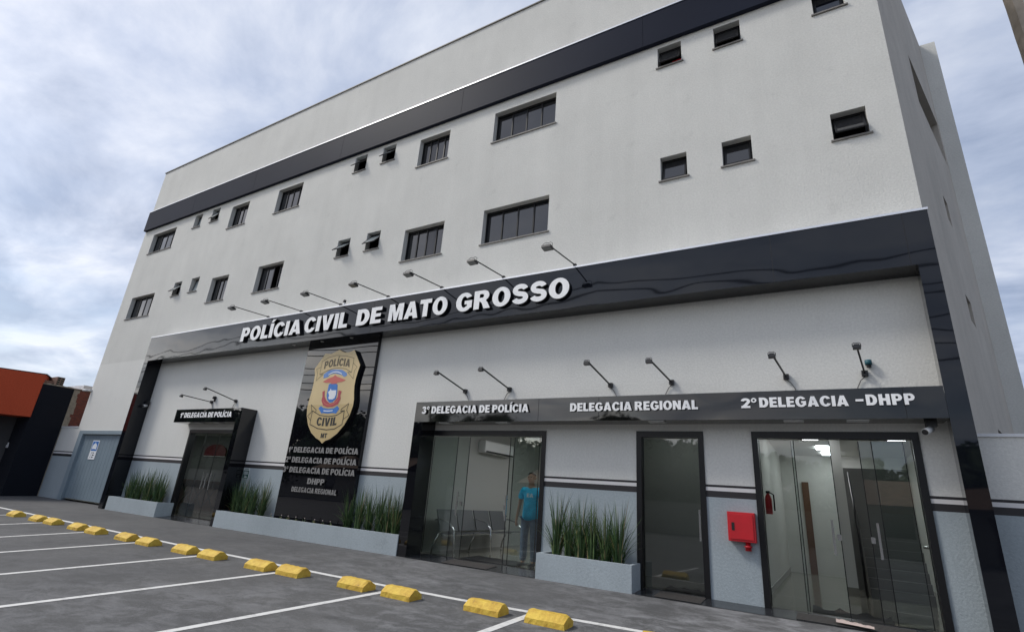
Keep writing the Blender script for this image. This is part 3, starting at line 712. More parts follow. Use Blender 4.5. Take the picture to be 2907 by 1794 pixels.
door(-16.86, -13.93, 2.455, [(-16.77, -16.10, .10, 'glass_clear'), (-16.10, -15.39, .075, 'glass_clear'), (-15.385, -14.66, .075, 'glass_clear'), (-14.66, -14.0, .10, 'glass_clear')], [(-15.60, .075, .09), (-15.43, .075, 0), (-15.22, .075, -.09)], rightj=False)
door(-7.50, -4.553, 2.455, [(-7.41, -6.69, .10, 'glass_clear'), (-7.35, -6.40, .125, 'glass_clear'), (-5.41, -4.75, .125, 'glass_clear'), (-5.30, -4.64, .10, 'glass_clear')], [(-6.53, .10, .07), (-5.385, .12, -.04)], rightj=True)
door(-2.797, -1.683, 2.455, [(-2.712, -1.768, .08, 'glass_dark')], [(-1.80, .08, 0)], 'glass_dark')
door(-.961, 1.139, 2.455, [(-.876, -.395, .10, 'glass_clear'), (-.43, .075, .125, 'glass_clear'), (.435, .96, .125, 'glass_clear'), (.59, 1.054, .10, 'glass_clear')], [(-.012, .10, .07), (.52, .10, -.07)])

# ------------------------------------------------------------------ ground-floor rooms
def room(name, x0, x1, y1, z1, wm='interior_white', fm='interior_floor'):
    m = MB(); y0 = .145
    m.face([(x0, y0-.14, .0), (x1, y0-.14, .0), (x1, y1, .0), (x0, y1, .0)], fm)
    m.face([(x0, y0, z1), (x0, y1, z1), (x1, y1, z1), (x1, y0, z1)], 'interior_white')
    m.face([(x0, y1, 0), (x1, y1, 0), (x1, y1, z1), (x0, y1, z1)], wm)
    m.face([(x0, y0, 0), (x0, y1, 0), (x0, y1, z1), (x0, y0, z1)], wm); m.face([(x1, y1, 0), (x1, y0, 0), (x1, y0, z1), (x1, y1, z1)], wm)
    for xa, xb in ((x0, x1),):
        m.box(x0+.001, y0, .0, x0+.015, y1, .10, 'interior_grey', skip='')
    return m.build(name, bld)
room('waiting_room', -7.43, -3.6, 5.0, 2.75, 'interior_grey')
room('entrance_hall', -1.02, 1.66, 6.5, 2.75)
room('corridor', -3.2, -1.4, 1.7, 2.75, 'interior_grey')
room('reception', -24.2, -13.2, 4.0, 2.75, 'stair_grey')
# hall: pillar, stair flank, doorway
m = MB(); m.box(.10, 2.95, 0, .27, 3.6, 2.75, 'interior_white'); m.box(.095, 2.94, 0, .275, 2.95, .14, 'interior_floor'); m.build('pillar', bld)
m = MB(); m.box(.27, 4.3, 0, 1.4, 4.35, 2.3, 'stair_grey')
for k in range(9): m.box(.45, 3.0+k*.14, .0, 1.35, 3.14+k*.14, .16*(k+1), 'stair_grey')
m.build('staircase', bld)
m = MB(); m.tube([(.38, 2.9, .0), (.38, 2.9, .95), (.38, 4.2, 2.2)], .02, 'frame_black', 8); m.build('handrail', bld)
m = MB()
for x in (1.25, 1.4, 1.55): m.tube([(x, 1.6, 0), (x, 1.6, .95)], .018, 'steel', 8)
m.tube([(1.15, 1.6, .95), (1.7, 1.6, .95)], .02, 'steel', 8); m.build('guard_rail', bld)
m = MB(); m.box(-.58, 6.44, 0, -.43, 6.49, 2.1, 'door_wood'); m.build('inner_door', bld)
for (a, b, ya, yb) in ((-.36, -.08, 2.6, 3.1), (-.15, .12, 4.3, 4.9), (-.05, .25, 5.4, 6.0), (1.05, 1.32, 2.6, 3.1)):
    m = MB(); m.box(a, ya, 2.72, b, yb, 2.748, 'lamp_on'); m.build('ceiling_or_fill_light', bld)
for y in (1.2, 3.4):
    m = MB(); m.box(-5.6, y, 2.72, -4.6, y+.6, 2.748, 'lamp_on'); m.build('ceiling_or_fill_light', bld)  # fill panels added to brighten the waiting room
m = MB(); m.box(-2.45, .6, 2.72, -2.1, .95, 2.748, 'lamp_on'); m.build('ceiling_or_fill_light', bld)  # small added panel lifting the dark corridor
# door mats
def mat_rug(label, x0, x1, y0, y1, hump):
    m = MB(); n = 14
    for i in range(n):
        for j in range(4):
            P = lambda a, b: (x0+(x1-x0)*a/n, y0+(y1-y0)*b/4, .012+(hump*max(0, sin(a*1.35+1))*(b/4)**2 if b else 0))
            m.face([P(i, j), P(i+1, j), P(i+1, j+1), P(i, j+1)], 'rubber')
    o = m.build('door_mat', None, ((x0+x1)/2, y0, .01), fix=True); tag(o, label, 'mat', 'black door mats')
mat_rug('long black mat inside the right-hand glass doors', -.38, .55, .16, .62, .05)
mat_rug('black mat lying inside the open waiting room doorway', -6.45, -5.2, .2, .9, .01)
mat_rug('black mat inside the single dark glass door', -2.45, -1.8, .16, .6, .02)
def ribbed(label, x0, x1):
    m = MB(); n = 6
    for k in range(n):
        ya, yb = -.44+k*.07, -.44+k*.07+.052
        zf = lambda y: gz((x0+x1)/2, -.47)+.006+(.006-gz((x0+x1)/2, -.47))*(y+.47)/.61
        m.face([(x0, ya, zf(ya)+.012), (x1, ya, zf(ya)+.012), (x1, yb, zf(yb)+.012), (x0, yb, zf(yb)+.012)], 'ribs')
        m.face([(x0, ya, zf(ya)+.003), (x1, ya, zf(ya)+.003), (x1, ya, zf(ya)+.012), (x0, ya, zf(ya)+.012)], 'rubber')
    tag(m.build('anti_slip_strip', None, ((x0+x1)/2, -.2, 0)), label, 'ramp mat', 'ribbed strips on the granite apron')
ribbed('ribbed dark strip on the granite before the single dark door', -2.42, -1.75)
ribbed('ribbed dark strip on the granite before the right-hand doors', -.55, .75)
ribbed('ribbed dark strip on the granite before the waiting room door', -6.4, -5.4)

# waiting-room furniture
b = thing('waiting_bench', 'grey perforated waiting bench with chrome arms seen through the glass door', 'bench', (-7.1, 1.6, 0))
for k in range(4):
    y0 = .22+k*.68; s_ = MB()
    s_.bar((-7.0, y0+.33, .40), (-6.62, y0+.33, .43), .62, .025, 'seat_grey'); s_.build('seat', b)
    s_ = MB(); s_.bar((-7.02, y0+.33, .44), (-7.16, y0+.33, .86), .62, .022, 'seat_grey', (1, 0, 0)); s_.build('backrest', b)
for y in (.18, 1.56, 2.95):
    s_ = MB(); s_.tube([(-7.12, y, .66), (-7.0, y, .68), (-6.75, y, .63), (-6.62, y, .50), (-6.60, y, .30), (-6.58, y, .02)], .017, 'steel', 8); s_.build('armrest', b)
    s_ = MB(); s_.tube([(-7.0, y, .40), (-7.12, y, .2), (-7.15, y, .02)], .017, 'steel', 8); s_.build('leg', b)
s_ = MB(); s_.box(-6.95, .2, .36, -6.88, 2.95, .40, 'steel'); s_.build('beam', b)
a = thing('air_conditioner', 'white split air conditioner high on the waiting room wall', 'air conditioner', (-7.3, 2.6, 2.2))
m = MB(); m.box(-7.425, 1.95, 2.20, -7.20, 3.35, 2.50, 'white_plastic'); m.build('body', a, bevel=.03)
m = MB(); m.box(-7.2, 2.0, 2.205, -7.185, 3.3, 2.25, 'frame_black'); m.build('louvre', a)
f = thing('fire_extinguisher', 'red fire extinguisher on the hall wall inside the right-hand doors', 'extinguisher', (-1.15, 1.6, 1.3))
m = MB(); m.tube([(-.93, 1.5, 1.26), (-.93, 1.5, 1.50), (-.93, 1.5, 1.56), (-.93, 1.5, 1.60)], [.055, .055, .04, .02], 'red_paint', 14); m.build('cylinder', f)
m = MB(); m.box(-.96, 1.47, 1.60, -.90, 1.53, 1.64, 'frame_black'); m.tube([(-.91, 1.5, 1.62), (-.84, 1.48, 1.58), (-.84, 1.48, 1.32)], .012, 'rubber', 6); m.build('valve', f)
c_ = thing('reception_counter', 'brown counter with crossed bars inside the left-hand glass door', 'counter', (-15, 2.4, 0))
m = MB(); m.box(-20.4, 2.0, .88, -16.4, 2.6, .98, 'wood_counter'); m.build('top', c_)
m = MB(); m.box(-20.3, 2.05, 0, -16.5, 2.5, .88, 'wood_counter'); m.build('front', c_)
m = MB()
for k in range(5):
    x = -20.2+k*.72; m.bar((x, 2.03, .1), (x+.7, 2.03, .82), .03, .02, 'frame_black'); m.bar((x, 2.02, .82), (x+.7, 2.02, .1), .03, .02, 'frame_black')
m.build('crossbar', c_)
c_ = thing('reflection_panel', 'dark red round-topped shape behind the brown counter, standing in for a reflection', 'reflection stand-in', (-21.9, 3.9, 1.9))  # added red shape giving the left-hand glass its red reflection
m = MB(); m.poly_xz([[(-22.7, 1.93)]+[(-21.95-.75*cos(R(a)), 2.1+.30*sin(R(a))) for a in range(0, 181, 12)]+[(-21.2, 1.93)]], 3.93, 3.99, 'red_reflection'); m.build('panel', c_)
m = MB(); m.box(-22.7, 3.92, 1.90, -21.2, 3.99, 1.928, 'interior_white'); m.build('ledge', c_)
for x, y in ((-14.9, .8), (-22.9, 1.6)):
    m = MB(); m.box(x, y, 2.72, x+1.1, y+.6, 2.748, 'lamp_on'); m.build('ceiling_or_fill_light', bld)  # added fill panels that light the reception interior
# rag on the strip
m = MB(); n = 12
for i in range(n):
    for j in range(5):
        def P(a, b):
            u, v = a/n, b/5; x = -.10+.40*u; y = -.30-.14*u+.17*(v-.5)*(1-.3*u); 
            return (x, y, .005+.045*abs(sin(u*9+v*5))*(1-abs(2*v-1))*(1-.4*u)+.012)
        m.face([P(i, j), P(i+1, j), P(i+1, j+1), P(i, j+1)], 'cloth_pink')
o = m.build('floor_cloth', None, (.1, -.36, 0), fix=True); tag(o, 'crumpled pale pink cloth on the dark ribbed strip', 'cloth')
for p in o.data.polygons: p.use_smooth = True

# ------------------------------------------------------------------ gate
g_ = thing('garage_gate', 'blue-grey ribbed metal garage gate at the left end of the facade', 'gate', (-22.3, 0, 0))
m = MB(); m.box(-24.40, -.03, -.12, -24.08, .12, 2.41, 'gate_frame'); m.box(-24.08, -.03, 2.285, -20.13, .12, 2.41, 'gate_frame'); m.build('frame', g_)
m = MB(); n = 32
for k in range(n):
    xa, xb = -24.08+3.95*k/n, -24.08+3.95*(k+1)/n
    m.box(xa, .058 if k % 2 else .061, .02, xb, .09, 2.26, 'gate_paint')
m.build('leaf', g_)
s_ = thing('gate_sign', 'small blue and white sign with a police car symbol on the grey gate', 'sign', (-22.95, .05, 1.4))
m = MB(); m.box(-23.21, .045, 1.395, -22.70, .053, 2.065, 'white_print'); m.build('plate', s_)
m = MB(); m.box(-23.17, .042, 1.70, -22.74, .0448, 2.03, 'blue_plate' if 'blue_plate' in MATS else 'blue_print'); m.build('blue_field', s_)
m = MB(); m.poly_xz([[(-23.12, 1.73), (-23.06, 1.76), (-22.86, 1.76), (-22.80, 1.73), (-22.79, 1.86), (-22.84, 1.93), (-22.93, 1.95), (-22.93, 2.0), (-22.98, 2.0), (-22.98, 1.95), (-23.07, 1.93), (-23.12, 1.86)]], .0395, .0415, 'white_print'); m.build('car_symbol', s_)
m = MB()
for x, z, ww in ((-23.02, 1.625, .06), (-22.90, 1.625, .07), (-22.90, 1.55, .12), (-22.92, 1.475, .10), (-23.07, 1.475, .05), (-23.08, 1.55, .02)):
    for k in range(int(ww/.018)): m.box(x-ww/2+k*.022, .0425, z-.017, x-ww/2+k*.022+.014, .0445, z+.017, 'ink')
m.build('lettering', s_)
mat('plaque_white', (.7, .74, .73), .5)
s_ = thing('green_plaque', 'small dark green and white plaque on the wall beside the left canopy', 'plaque', (-13.57, 0, 1.15))
m = MB(); m.box(-13.70, -.012, 1.155, -13.44, -.003, 1.44, 'plaque_white'); m.build('plate', s_)
m = MB(); m.box(-13.69, -.015, 1.165, -13.45, -.0125, 1.375, 'green_plaque')
for k in range(3): m.box(-13.66, -.0165, 1.33-k*.028, -13.48, -.0155, 1.345-k*.028, 'plaque_white')
m.box(-13.63, -.0165, 1.225, -13.52, -.0155, 1.24, 'plaque_white'); m.box(-13.62, -.0165, 1.185, -13.50, -.0155, 1.21, 'plaque_white')
for k in range(3): m.box(-13.66, -.0145, 1.39+k*.014, -13.46, -.0125, 1.396+k*.014, 'green_plaque')
m.build('lettering', s_)

# ------------------------------------------------------------------ planters and plants
def planter(label, x0, x1, zt):
    p = thing('planter_box', label, 'planter', ((x0+x1)/2, -.22, 0), 'grey-blue planters along the facade')
    m = MB(); t = .06
    m.box(x0, PY-.02, -.2, x1, PY+t, zt, 'planter_paint'); m.box(x0, PY+t, -.2, x0+t, -.003, zt, 'planter_paint'); m.box(x1-t, PY+t, -.2, x1, -.003, zt, 'planter_paint')
    m.build('box', p)
    m = MB(); m.box(x0+t, PY+t, -.1, x1-t, -.003, zt-.05, 'soil'); m.build('soil', p)
planter('grey-blue planter box beside the garage gate', -19.62, -16.68, .33)
planter('longest grey-blue planter box under the black badge panel', -13.77, -7.50, .34)
planter('short grey-blue planter box between the glass doors', -4.40, -2.745, .36)
def clump(x, y, z, h, n, spread, label, group, seed):
    rd = random.Random(seed); m = MB()
    for _ in range(n):
        a = rd.uniform(0, 2*pi); r0 = rd.uniform(0, .075); bx, by = x+r0*cos(a)*1.1, max(min(y+r0*sin(a), -.05), -.36)
        hh = h*rd.uniform(.45, 1.10) if rd.random() < .8 else h*rd.uniform(.25, .6)
        lean = rd.uniform(.02, spread*1.3)*(1.6 if hh < h*.6 else 1); wd = rd.uniform(.0055, .0115); mm = rd.choices(('blade_dark', 'blade_light', 'blade_dry'), (6, 3.4, .8))[0]
        dx, dy = cos(a)*lean, sin(a)*lean*.55; ang = a+pi/2+rd.uniform(-.7, .7); sx, sy = cos(ang)*wd, sin(ang)*wd
        prev = None; N = 5; droop = rd.uniform(0, .10) if rd.random() < .55 else rd.uniform(.15, .55)
        for k in range(N+1):
            t = k/N; q = t**1.7; w_ = (1-t**2.2)*.97+.03
            py = min(by+dy*q, -.012)
            c = (bx+dx*q, py, z+hh*(t-droop*t**3)); cur = ((c[0]-sx*w_, min(c[1]-sy*w_, -.006), c[2]), (c[0]+sx*w_, min(c[1]+sy*w_, -.006), c[2]))
            if prev: m.face([prev[0], prev[1], cur[1], cur[0]], mm)
            prev = cur
    o = m.build('spiky_plant', None, (x, y, z)); tag(o, label, 'plant', group); return o
GRP = 'spiky green plants in the planters'
sd_ = 10
def row(xs, z, h, n, sp, where):
    global sd_
    for i, x in enumerate(xs):
        sd_ += 1; clump(x, -.21+random.uniform(-.05, .05), z, h*random.uniform(.86, 1.08), n, sp, '%s spiky green plant from the left in %s' % (ORD[i], where), GRP, sd_)
row([-19.05, -18.72, -18.38, -18.05, -17.72, -17.42, -17.13], .27, .97, 115, .24, 'the planter beside the garage gate')
row([-13.50, -13.22, -12.93, -12.63, -12.33], .28, .97, 120, .26, 'the planter between left canopy and black panel')
row([-9.28, -8.92, -8.62, -8.32, -8.05, -7.80], .28, .97, 115, .26, 'the planter right of the black panel')
row([-4.15, -3.93, -3.70, -3.47, -3.25, -3.03], .30, 1.02, 120, .28, 'the short planter between the glass doors')
rd = random.Random(4)
for k in range(8):
    x = -11.7+k*.30+rd.uniform(-.06, .06); m = MB(); y = -.33
    for j in range(7):
        a = rd.uniform(0, 6.28); l = rd.uniform(.05, .11); m.face([(x-.006, y, .28), (x+.006, y, .28), (x+cos(a)*.05+.004, y+sin(a)*.03, .28+l), (x+cos(a)*.05-.004, y+sin(a)*.03, .28+l)], 'blade_light' if j % 2 else 'blade_dry')
    m.tube([(x, y, .28), (x+.01, y, .40)], .004, 'blade_dark', 5); m.tube([(x+.01, y, .395), (x+.01, y, .42)], .011, 'cloth_pink', 6)
    tag(m.build('seedling', None, (x, y, .28)), '%s tiny pale seedling from the left before the black panel' % ORD[k], 'seedling', 'tiny seedlings in front of the badge panel')

# ------------------------------------------------------------------ wheel stops and wall hydrant box
STP = [(-18.03, -3.10), (-16.65, -3.09), (-15.80, -3.09), (-14.47, -3.10), (-13.60, -3.11), (-12.27, -3.11), (-11.41, -3.12), (-10.11, -3.12), (-9.28, -3.12), (-7.92, -3.13), (-7.18, -3.10), (-5.85, -3.08), (-5.03, -3.07), (-3.78, -2.93), (-2.94, -2.90), (-1.59, -2.93)]
for k, (x, y) in enumerate(STP):
    rd = random.Random(100+k); m = MB(); L = .25; n = 12
    prof = [(-.125, 0), (-.122, .058), (-.035, .126), (.035, .126), (.122, .058), (.125, 0)]
    rings = []
    for i in range(n+1):
        u = -L+2*L*i/n; ring = []
        for (py, pz) in prof:
            jt = .0035 if pz > 0 else .003
            ring.append((x+u+(rd.uniform(-.004, .004) if i in (0, n) else 0), y+py+rd.uniform(-jt, jt), gz(x, y+py)+.001+max(0, pz+rd.uniform(-jt, jt)*(1 if pz else 0)-(rd.uniform(0, .018) if i in (0, n) and pz > .1 else 0))))
        rings.append(ring)
    i0 = len(m.v)
    for r_ in rings: m.v += r_
    P_ = len(prof)
    for i in range(n):
        for j in range(P_-1): m.f.append((i0+i*P_+j, i0+(i+1)*P_+j, i0+(i+1)*P_+j+1, i0+i*P_+j+1)); m.m.append(m.mi('stop_yellow'))
    m.f.append(tuple(i0+j for j in range(P_))); m.m.append(0); m.f.append(tuple(i0+n*P_+j for j in range(P_))[::-1]); m.m.append(0)
    o = m.build('wheel_stop', None, (x, y, gz(x, y)), fix=True)
    tag(o, 'worn yellow concrete wheel stop, %s from the left along the white line' % ORD[k], 'wheel stop', 'yellow wheel stops along the parking bays')
h = thing('hose_box', 'red metal fire hose box on the grey wall between two doors', 'fire box', (-1.17, 0, .84))
m = MB(); m.box(-1.372, -.13, .838, -.99, -.002, 1.25, 'red_paint'); m.build('cabinet', h, bevel=.006)
m = MB(); m.box(-1.345, -.142, .87, -1.017, -.1305, 1.222, 'red_paint'); m.build('door', h, bevel=.004)
m = MB(); m.box(-1.315, -.147, .99, -1.275, -.1425, 1.10, 'letter_side'); m.build('latch', h)
m = MB(); m.tube([(-1.115, -.06, .838), (-1.115, -.06, .79), (-1.115, -.06, .788), (-1.115, -.06, .765), (-1.115, -.06, .763), (-1.115, -.06, .72)], [.035, .035, .055, .055, .04, .045], 'red_paint', 12); m.build('valve', h)

# ------------------------------------------------------------------ lamps
def flood(i, base, elbow, label, group, big):
    t = thing('sign_lamp', label, 'lamp', base, group); bx = Vector(base); e = Vector(elbow)
    m = MB(); m.bar(bx, e, .018 if big else .022, .018 if big else .022, 'fixture'); m.build('arm', t)
    m = MB()
    if big: m.box(bx.x-.03, bx.y-.02, bx.z-.085, bx.x+.03, bx.y+.04, bx.z+.02, 'fixture')
    else: m.box(bx.x-.04, bx.y-.03, bx.z-.04, bx.x+.04, -.002, bx.z+.04, 'fixture')
    m.build('bracket', t)
    w_, d_ = (.095, .07) if big else (.046, .032)
    k_ = 1 if big else .62
    c = e+Vector((0, -.03, -.08*k_)); m = MB()
    for s in (-1, 1): m.tube([(c.x+s*w_*1.05, c.y, c.z+.01), (c.x+s*w_*1.05, c.y, c.z+.085*k_), (c.x+s*w_*.6, c.y, c.z+.11*k_), (c.x, c.y+.02, c.z+.11*k_)], .005, 'fixture', 6)
    m.build('yoke', t)
    hd = holder('lamp_head', t)
    m = MB(); tl = R(-8)
    def T(x, y, z): return (c.x+x, c.y+y*cos(tl)-z*sin(tl), c.z+y*sin(tl)+z*cos(tl))
    for (x0, y0, z0, x1, y1, z1, mm) in ((-w_, -d_, -.02, w_, d_, .025, 'fixture'), (-w_*.7, -d_*.7, .025, w_*.7, d_*.7, .045, 'fixture')):
        i0 = len(m.v); m.v += [T(x, y, z) for z in (z0, z1) for y in (y0, y1) for x in (x0, x1)]
        for q in ((0, 2, 3, 1), (4, 5, 7, 6), (0, 1, 5, 4), (2, 6, 7, 3), (0, 4, 6, 2), (1, 3, 7, 5)): m.f.append(tuple(i0+j for j in q)); m.m.append(m.mi(mm))
    m.build('housing', hd)
    m = MB(); m.face([T(-w_*.85, -d_*.8, -.0215), T(-w_*.85, d_*.8, -.0215), T(w_*.85, d_*.8, -.0215), T(w_*.85, -d_*.8, -.0215)], 'fixture_glass'); m.build('lens', hd)
    if not big:
        m = MB(); sg = -1 if i % 2 else 1
        m.tube([(bx.x, -.03, bx.z-.04), (bx.x+.06*sg, -.02, bx.z-.10), (bx.x+.11*sg, -.02, bx.z-.20), (bx.x+.13*sg, -.02, bx.z-.30)], .007, 'grey_cable', 6); m.build('wire', t)
for i, x in enumerate((-13.75, -12.27, -10.68, -8.98, -7.30, -5.61, -3.93)):
    flood(i, (x, -.35, 5.70), (x-.08, -1.38, 5.67), '%s black floodlight from the left along the portal top edge' % ORD[i], 'floodlights on the portal edge', True)
DL = [(-16.08, 3.29, -.9, 3.34), (-14.84, 3.29, -.95, 3.49), (-6.55, 3.29, -1.0, 3.49), (-5.44, 3.29, -1.05, 3.49), (-3.27, 3.285, -1.08, 3.47), (-2.16, 3.29, -1.1, 3.43), (-.39, 3.30, -1.0, 3.42), (.638, 3.30, -.9, 3.50)]
WH_ = ['left one of two small black lamps above the left canopy', 'right one of two small black lamps above the left canopy'] + ['%s small black arm lamp from the left above the wide canopy' % ORD[i] for i in range(5)] + ['small black arm lamp beside the teal gadget at the right']
for i, (x, z, ye, ze) in enumerate(DL):
    xe = {6: -.50, 7: .53, 5: -2.24}.get(i, x-.03)
    flood(i, (x, -.03, z), (xe, ye, ze), WH_[i], 'small arm lamps above the entrances', False)
s_ = thing('sensor_box', 'small teal light sensor on the wall above the right canopy', 'sensor', (.70, -.05, 3.4))
m = MB(); m.tube([(.70, -.05, 3.42), (.70, -.05, 3.49)], .045, 'teal', 14); m.build('cap', s_)
m = MB(); m.tube([(.70, -.05, 3.38), (.70, -.05, 3.418)], .03, 'fixture', 12); m.box(.69, -.05, 3.39, .71, -.002, 3.41, 'fixture'); m.build('bracket', s_)
s_ = thing('sensor_box', 'small black light sensor beside the lamps on the left canopy', 'sensor', (-16.0, -.05, 3.4))
m = MB(); m.tube([(-15.95, -.05, 3.38), (-15.95, -.05, 3.46)], .05, 'fixture', 12); m.build('cap', s_)
m = MB(); m.box(-15.96, -.05, 3.3, -15.94, -.002, 3.38, 'fixture'); m.build('bracket', s_)
s_ = thing('sensor_box', 'small white light sensor on the portal edge behind a floodlight', 'sensor', (-10.55, -.3, 5.7))
m = MB(); m.tube([(-10.60, -.30, 5.76), (-10.60, -.30, 5.83)], .04, 'fixture', 12); m.build('cap', s_)
m = MB(); m.tube([(-10.60, -.30, 5.617), (-10.60, -.30, 5.758)], .03, 'white_plastic', 12); m.build('body', s_)
def cctv(base, aim, label):
    s_ = thing('security_camera', label, 'camera', base, 'white bullet security cameras'); b_ = Vector(base); d = Vector(aim).normalized()
    m = MB(); m.tube([b_, b_+d*.18], .042, 'white_plastic', 14); m.build('housing', s_)
    m = MB(); m.tube([b_+d*.182, b_+d*.19], .036, 'fixture', 14); m.build('lens', s_)
    return s_
s_ = cctv((1.26, -.22, 2.47), (-.5, -.8, -.35), 'white bullet security camera under the right end of the canopy')
m = MB(); m.box(1.21, -.26, 2.50, 1.33, -.14, 2.574, 'fixture'); m.build('bracket', s_)
s_ = cctv((-24.72, -.10, 3.96), (-.7, -.6, -.1), 'white bullet security camera on the left corner of the building')
m = MB(); m.box(-24.70, -.10, 3.93, -24.60, -.002, 4.0, 'white_plastic'); m.build('bracket', s_)
s_ = cctv((-19.80, -.10, 3.25), (.5, -.8, -.2), 'white bullet security camera on the left portal column')
m = MB(); m.box(-19.868, -.13, 3.28, -19.74, -.05, 3.40, 'fixture'); m.build('bracket', s_)

# ------------------------------------------------------------------ boundary walls, neighbour, pole
def lowwall(label, x0, x1, top, loc):
    m = MB()
    for za, zb in ((-.3, 1.443), (1.443, 1.538), (1.538, 1.594), (1.594, 1.63), (1.63, top)):
        m.box(x0, .004, za, x1, .20, zb, zone((za+zb)/2), skip='tb' if zb != top else 'b')
    w_ = thing('boundary_wall', label, 'wall', loc, 'low boundary walls with dark stripes')
    m.build('wall', w_); m = MB(); m.box(x0, -.02, top, x1, .23, top+.04, 'roof_white'); m.build('coping', w_)
lowwall('low white and grey striped wall right of the tall black column', 1.72, 9, 2.40, (4, 0, 0))
lowwall('short white and grey striped wall between gate and navy house', -26.18, -24.69, 2.53, (-25.4, 0, 0))
nb = thing('neighbour_house', 'orange and navy fronted neighbouring house at the far left', 'house', (-28, -1, 0))
m = MB(); m.box(-30, -1.09, -.4, -26.2, -.02, 4.07, 'navy'); m.build('navy_wall', nb)
m = MB()
for k in range(14):
    a = -1.09+k*.14; m.box(-26.55, a, 4.07, -26.195+random.uniform(-.01, .01), a+.138, 4.10+random.uniform(0, .03), 'mortar')
m.build('mortar_ledge', nb)
m = MB(); m.box(-30, -.018, -.3, -26.2, .10, 4.05, 'mortar'); m.box(-30, .10, -.3, -26.2, 6, 4.05, 'brick'); 
for k in range(12): m.box(-26.2, .10, 2.6+k*.12, -26.193, .10+random.uniform(.02, .12), 2.72+k*.12, 'mortar')
m.build('brick_wall', nb)
def slab(m, P0, P1, z0, z1, th, mm):
    a, b = Vector((*P0, 0)), Vector((*P1, 0)); d = (b-a).normalized(); n = Vector((-d.y, d.x, 0))*th
    q = [a, b, b+n, a+n]; i = len(m.v); m.v += [(p.x, p.y, z) for z in (z0, z1) for p in q]
    for f_ in ((0, 3, 2, 1), (4, 5, 6, 7), (0, 1, 5, 4), (1, 2, 6, 5), (2, 3, 7, 6), (3, 0, 4, 7)): m.f.append(tuple(i+j for j in f_)); m.m.append(m.mi(mm))
m = MB(); slab(m, (-28.4, -5.6), (-26.12, -1.11), 2.77, 4.42, 2.2, 'orange'); m.build('orange_fascia', nb, fix=True)
m = MB(); slab(m, (-28.43, -5.62), (-26.09, -1.08), 4.422, 4.45, 2.2, 'stripe_dark'); m.build('fascia_cap', nb, fix=True)
m = MB(); slab(m, (-30.2, -6.4), (-27.4, -1.1), -.4, 2.765, .2, 'dark_grey_wall'); m.build('recessed_wall', nb, fix=True)
m = MB(); m.box(-27.3, -1.10-.04, 1.60, -27.22, -1.092, 1.70, 'white_plastic'); m.box(-27.27, -1.10-.03, 1.70, -27.25, -1.092, 1.80, 'white_plastic'); m.build('intercom', nb)
m = MB()
for z in (.55, .08): m.bar((-29.8, -3.3, z), (-27.35, -1.5, z), .03, .03, 'frame_black')
for k in range(8):
    u = k/7; x, y = -29.8+2.45*u, -3.3+1.8*u; m.bar((x, y, .0), (x, y, .56), .02, .02, 'frame_black')
m.build('railing', nb)
m = MB(); m.box(-34, .5, 4.15, -26.9, 9, 4.38, 'roof_white'); m.build('roof', nb)
hb = thing('hollow_brick', 'hollow clay brick with eight square holes lying on the navy wall top', 'brick', (-26.5, -.6, 4.1))
m = MB(); x0, x1, y0, y1, z0, z1 = -26.95, -26.20, -.69, -.44, 4.115, 4.44
ny, nz = 2, 4; t = .022; cy_ = (y1-y0-t*(ny+1))/ny; cz_ = (z1-z0-t*(nz+1))/nz
for k in range(ny+1): m.box(x0, y0+k*(cy_+t), z0, x1, y0+k*(cy_+t)+t, z1, 'clay')
for k in range(nz+1):
    for j in range(ny): m.box(x0+.002, y0+t+j*(cy_+t), z0+k*(cz_+t), x1-.002, y0+t+j*(cy_+t)+cy_, z0+k*(cz_+t)+t, 'mortar')
m.box(x0+.01, y0+t, z0+t, x1-.08, y1-t, z1-t, 'joint_or_shade'); m.build('block', hb)  # black core stands in for the shade inside the holes
m = MB(); m.box(-26.75, -1.02, 4.11, -26.3, -.75, 4.24, 'clay'); tag(m.build('brick_rubble', None, (-26.6, -.8, 4.1)), 'broken brown clay block beside the hollow brick on the navy wall', 'brick')
pl = thing('concrete_pole', 'weathered beige concrete utility pole at the upper right corner', 'pole', (4.19, 2, 0))
m = MB(); n = 40; i0 = 0; rd = random.Random(2)
for k in range(n+1):
    z = -.3+14.5*k/n; s = .125-.03*k/n; j = lambda: rd.uniform(-.006, .006)
    m.v += [(4.115-s+.03+j(), 2-s*.2+j(), z), (4.115-s*.45+j(), 2-s+j(), z), (4.115+s+j(), 2-s*.75+j(), z), (4.115+s+j(), 2+s+j(), z), (4.115-s+j(), 2+s+j(), z)]
for k in range(n):
    for q in range(5): m.f.append((k*5+q, k*5+(q+1) % 5, (k+1)*5+(q+1) % 5, (k+1)*5+q)); m.m.append(m.mi('concrete'))
m.build('shaft', pl, fix=True)

# ------------------------------------------------------------------ people
def skin_body(name, verts, edges, mm, parent, root=0, sub=2):
    me = bpy.data.meshes.new(name); off = parent.location if parent else Vector((0, 0, 0))
    me.from_pydata([v[0] for v in verts], edges, [])
    o = bpy.data.objects.new(name, me); C.objects.link(o)
    md = o.modifiers.new('skin', 'SKIN'); md.use_smooth_shade = True; md.branch_smoothing = .4
    for i, v in enumerate(verts):
        r = v[1] if isinstance(v[1], tuple) else (v[1], v[1]); me.skin_vertices[0].data[i].radius = r
        me.skin_vertices[0].data[i].use_root = (i == root)
    o.modifiers.new('sub', 'SUBSURF').levels = sub; o.modifiers['sub'].render_levels = sub
    dg = bpy.context.evaluated_depsgraph_get(); nm = bpy.data.meshes.new_from_object(o.evaluated_get(dg))
    o.modifiers.clear(); o.data = nm; nm.materials.clear(); nm.materials.append(MATS[mm])
    for p in nm.polygons: p.use_smooth = True
    o.parent = parent; return o
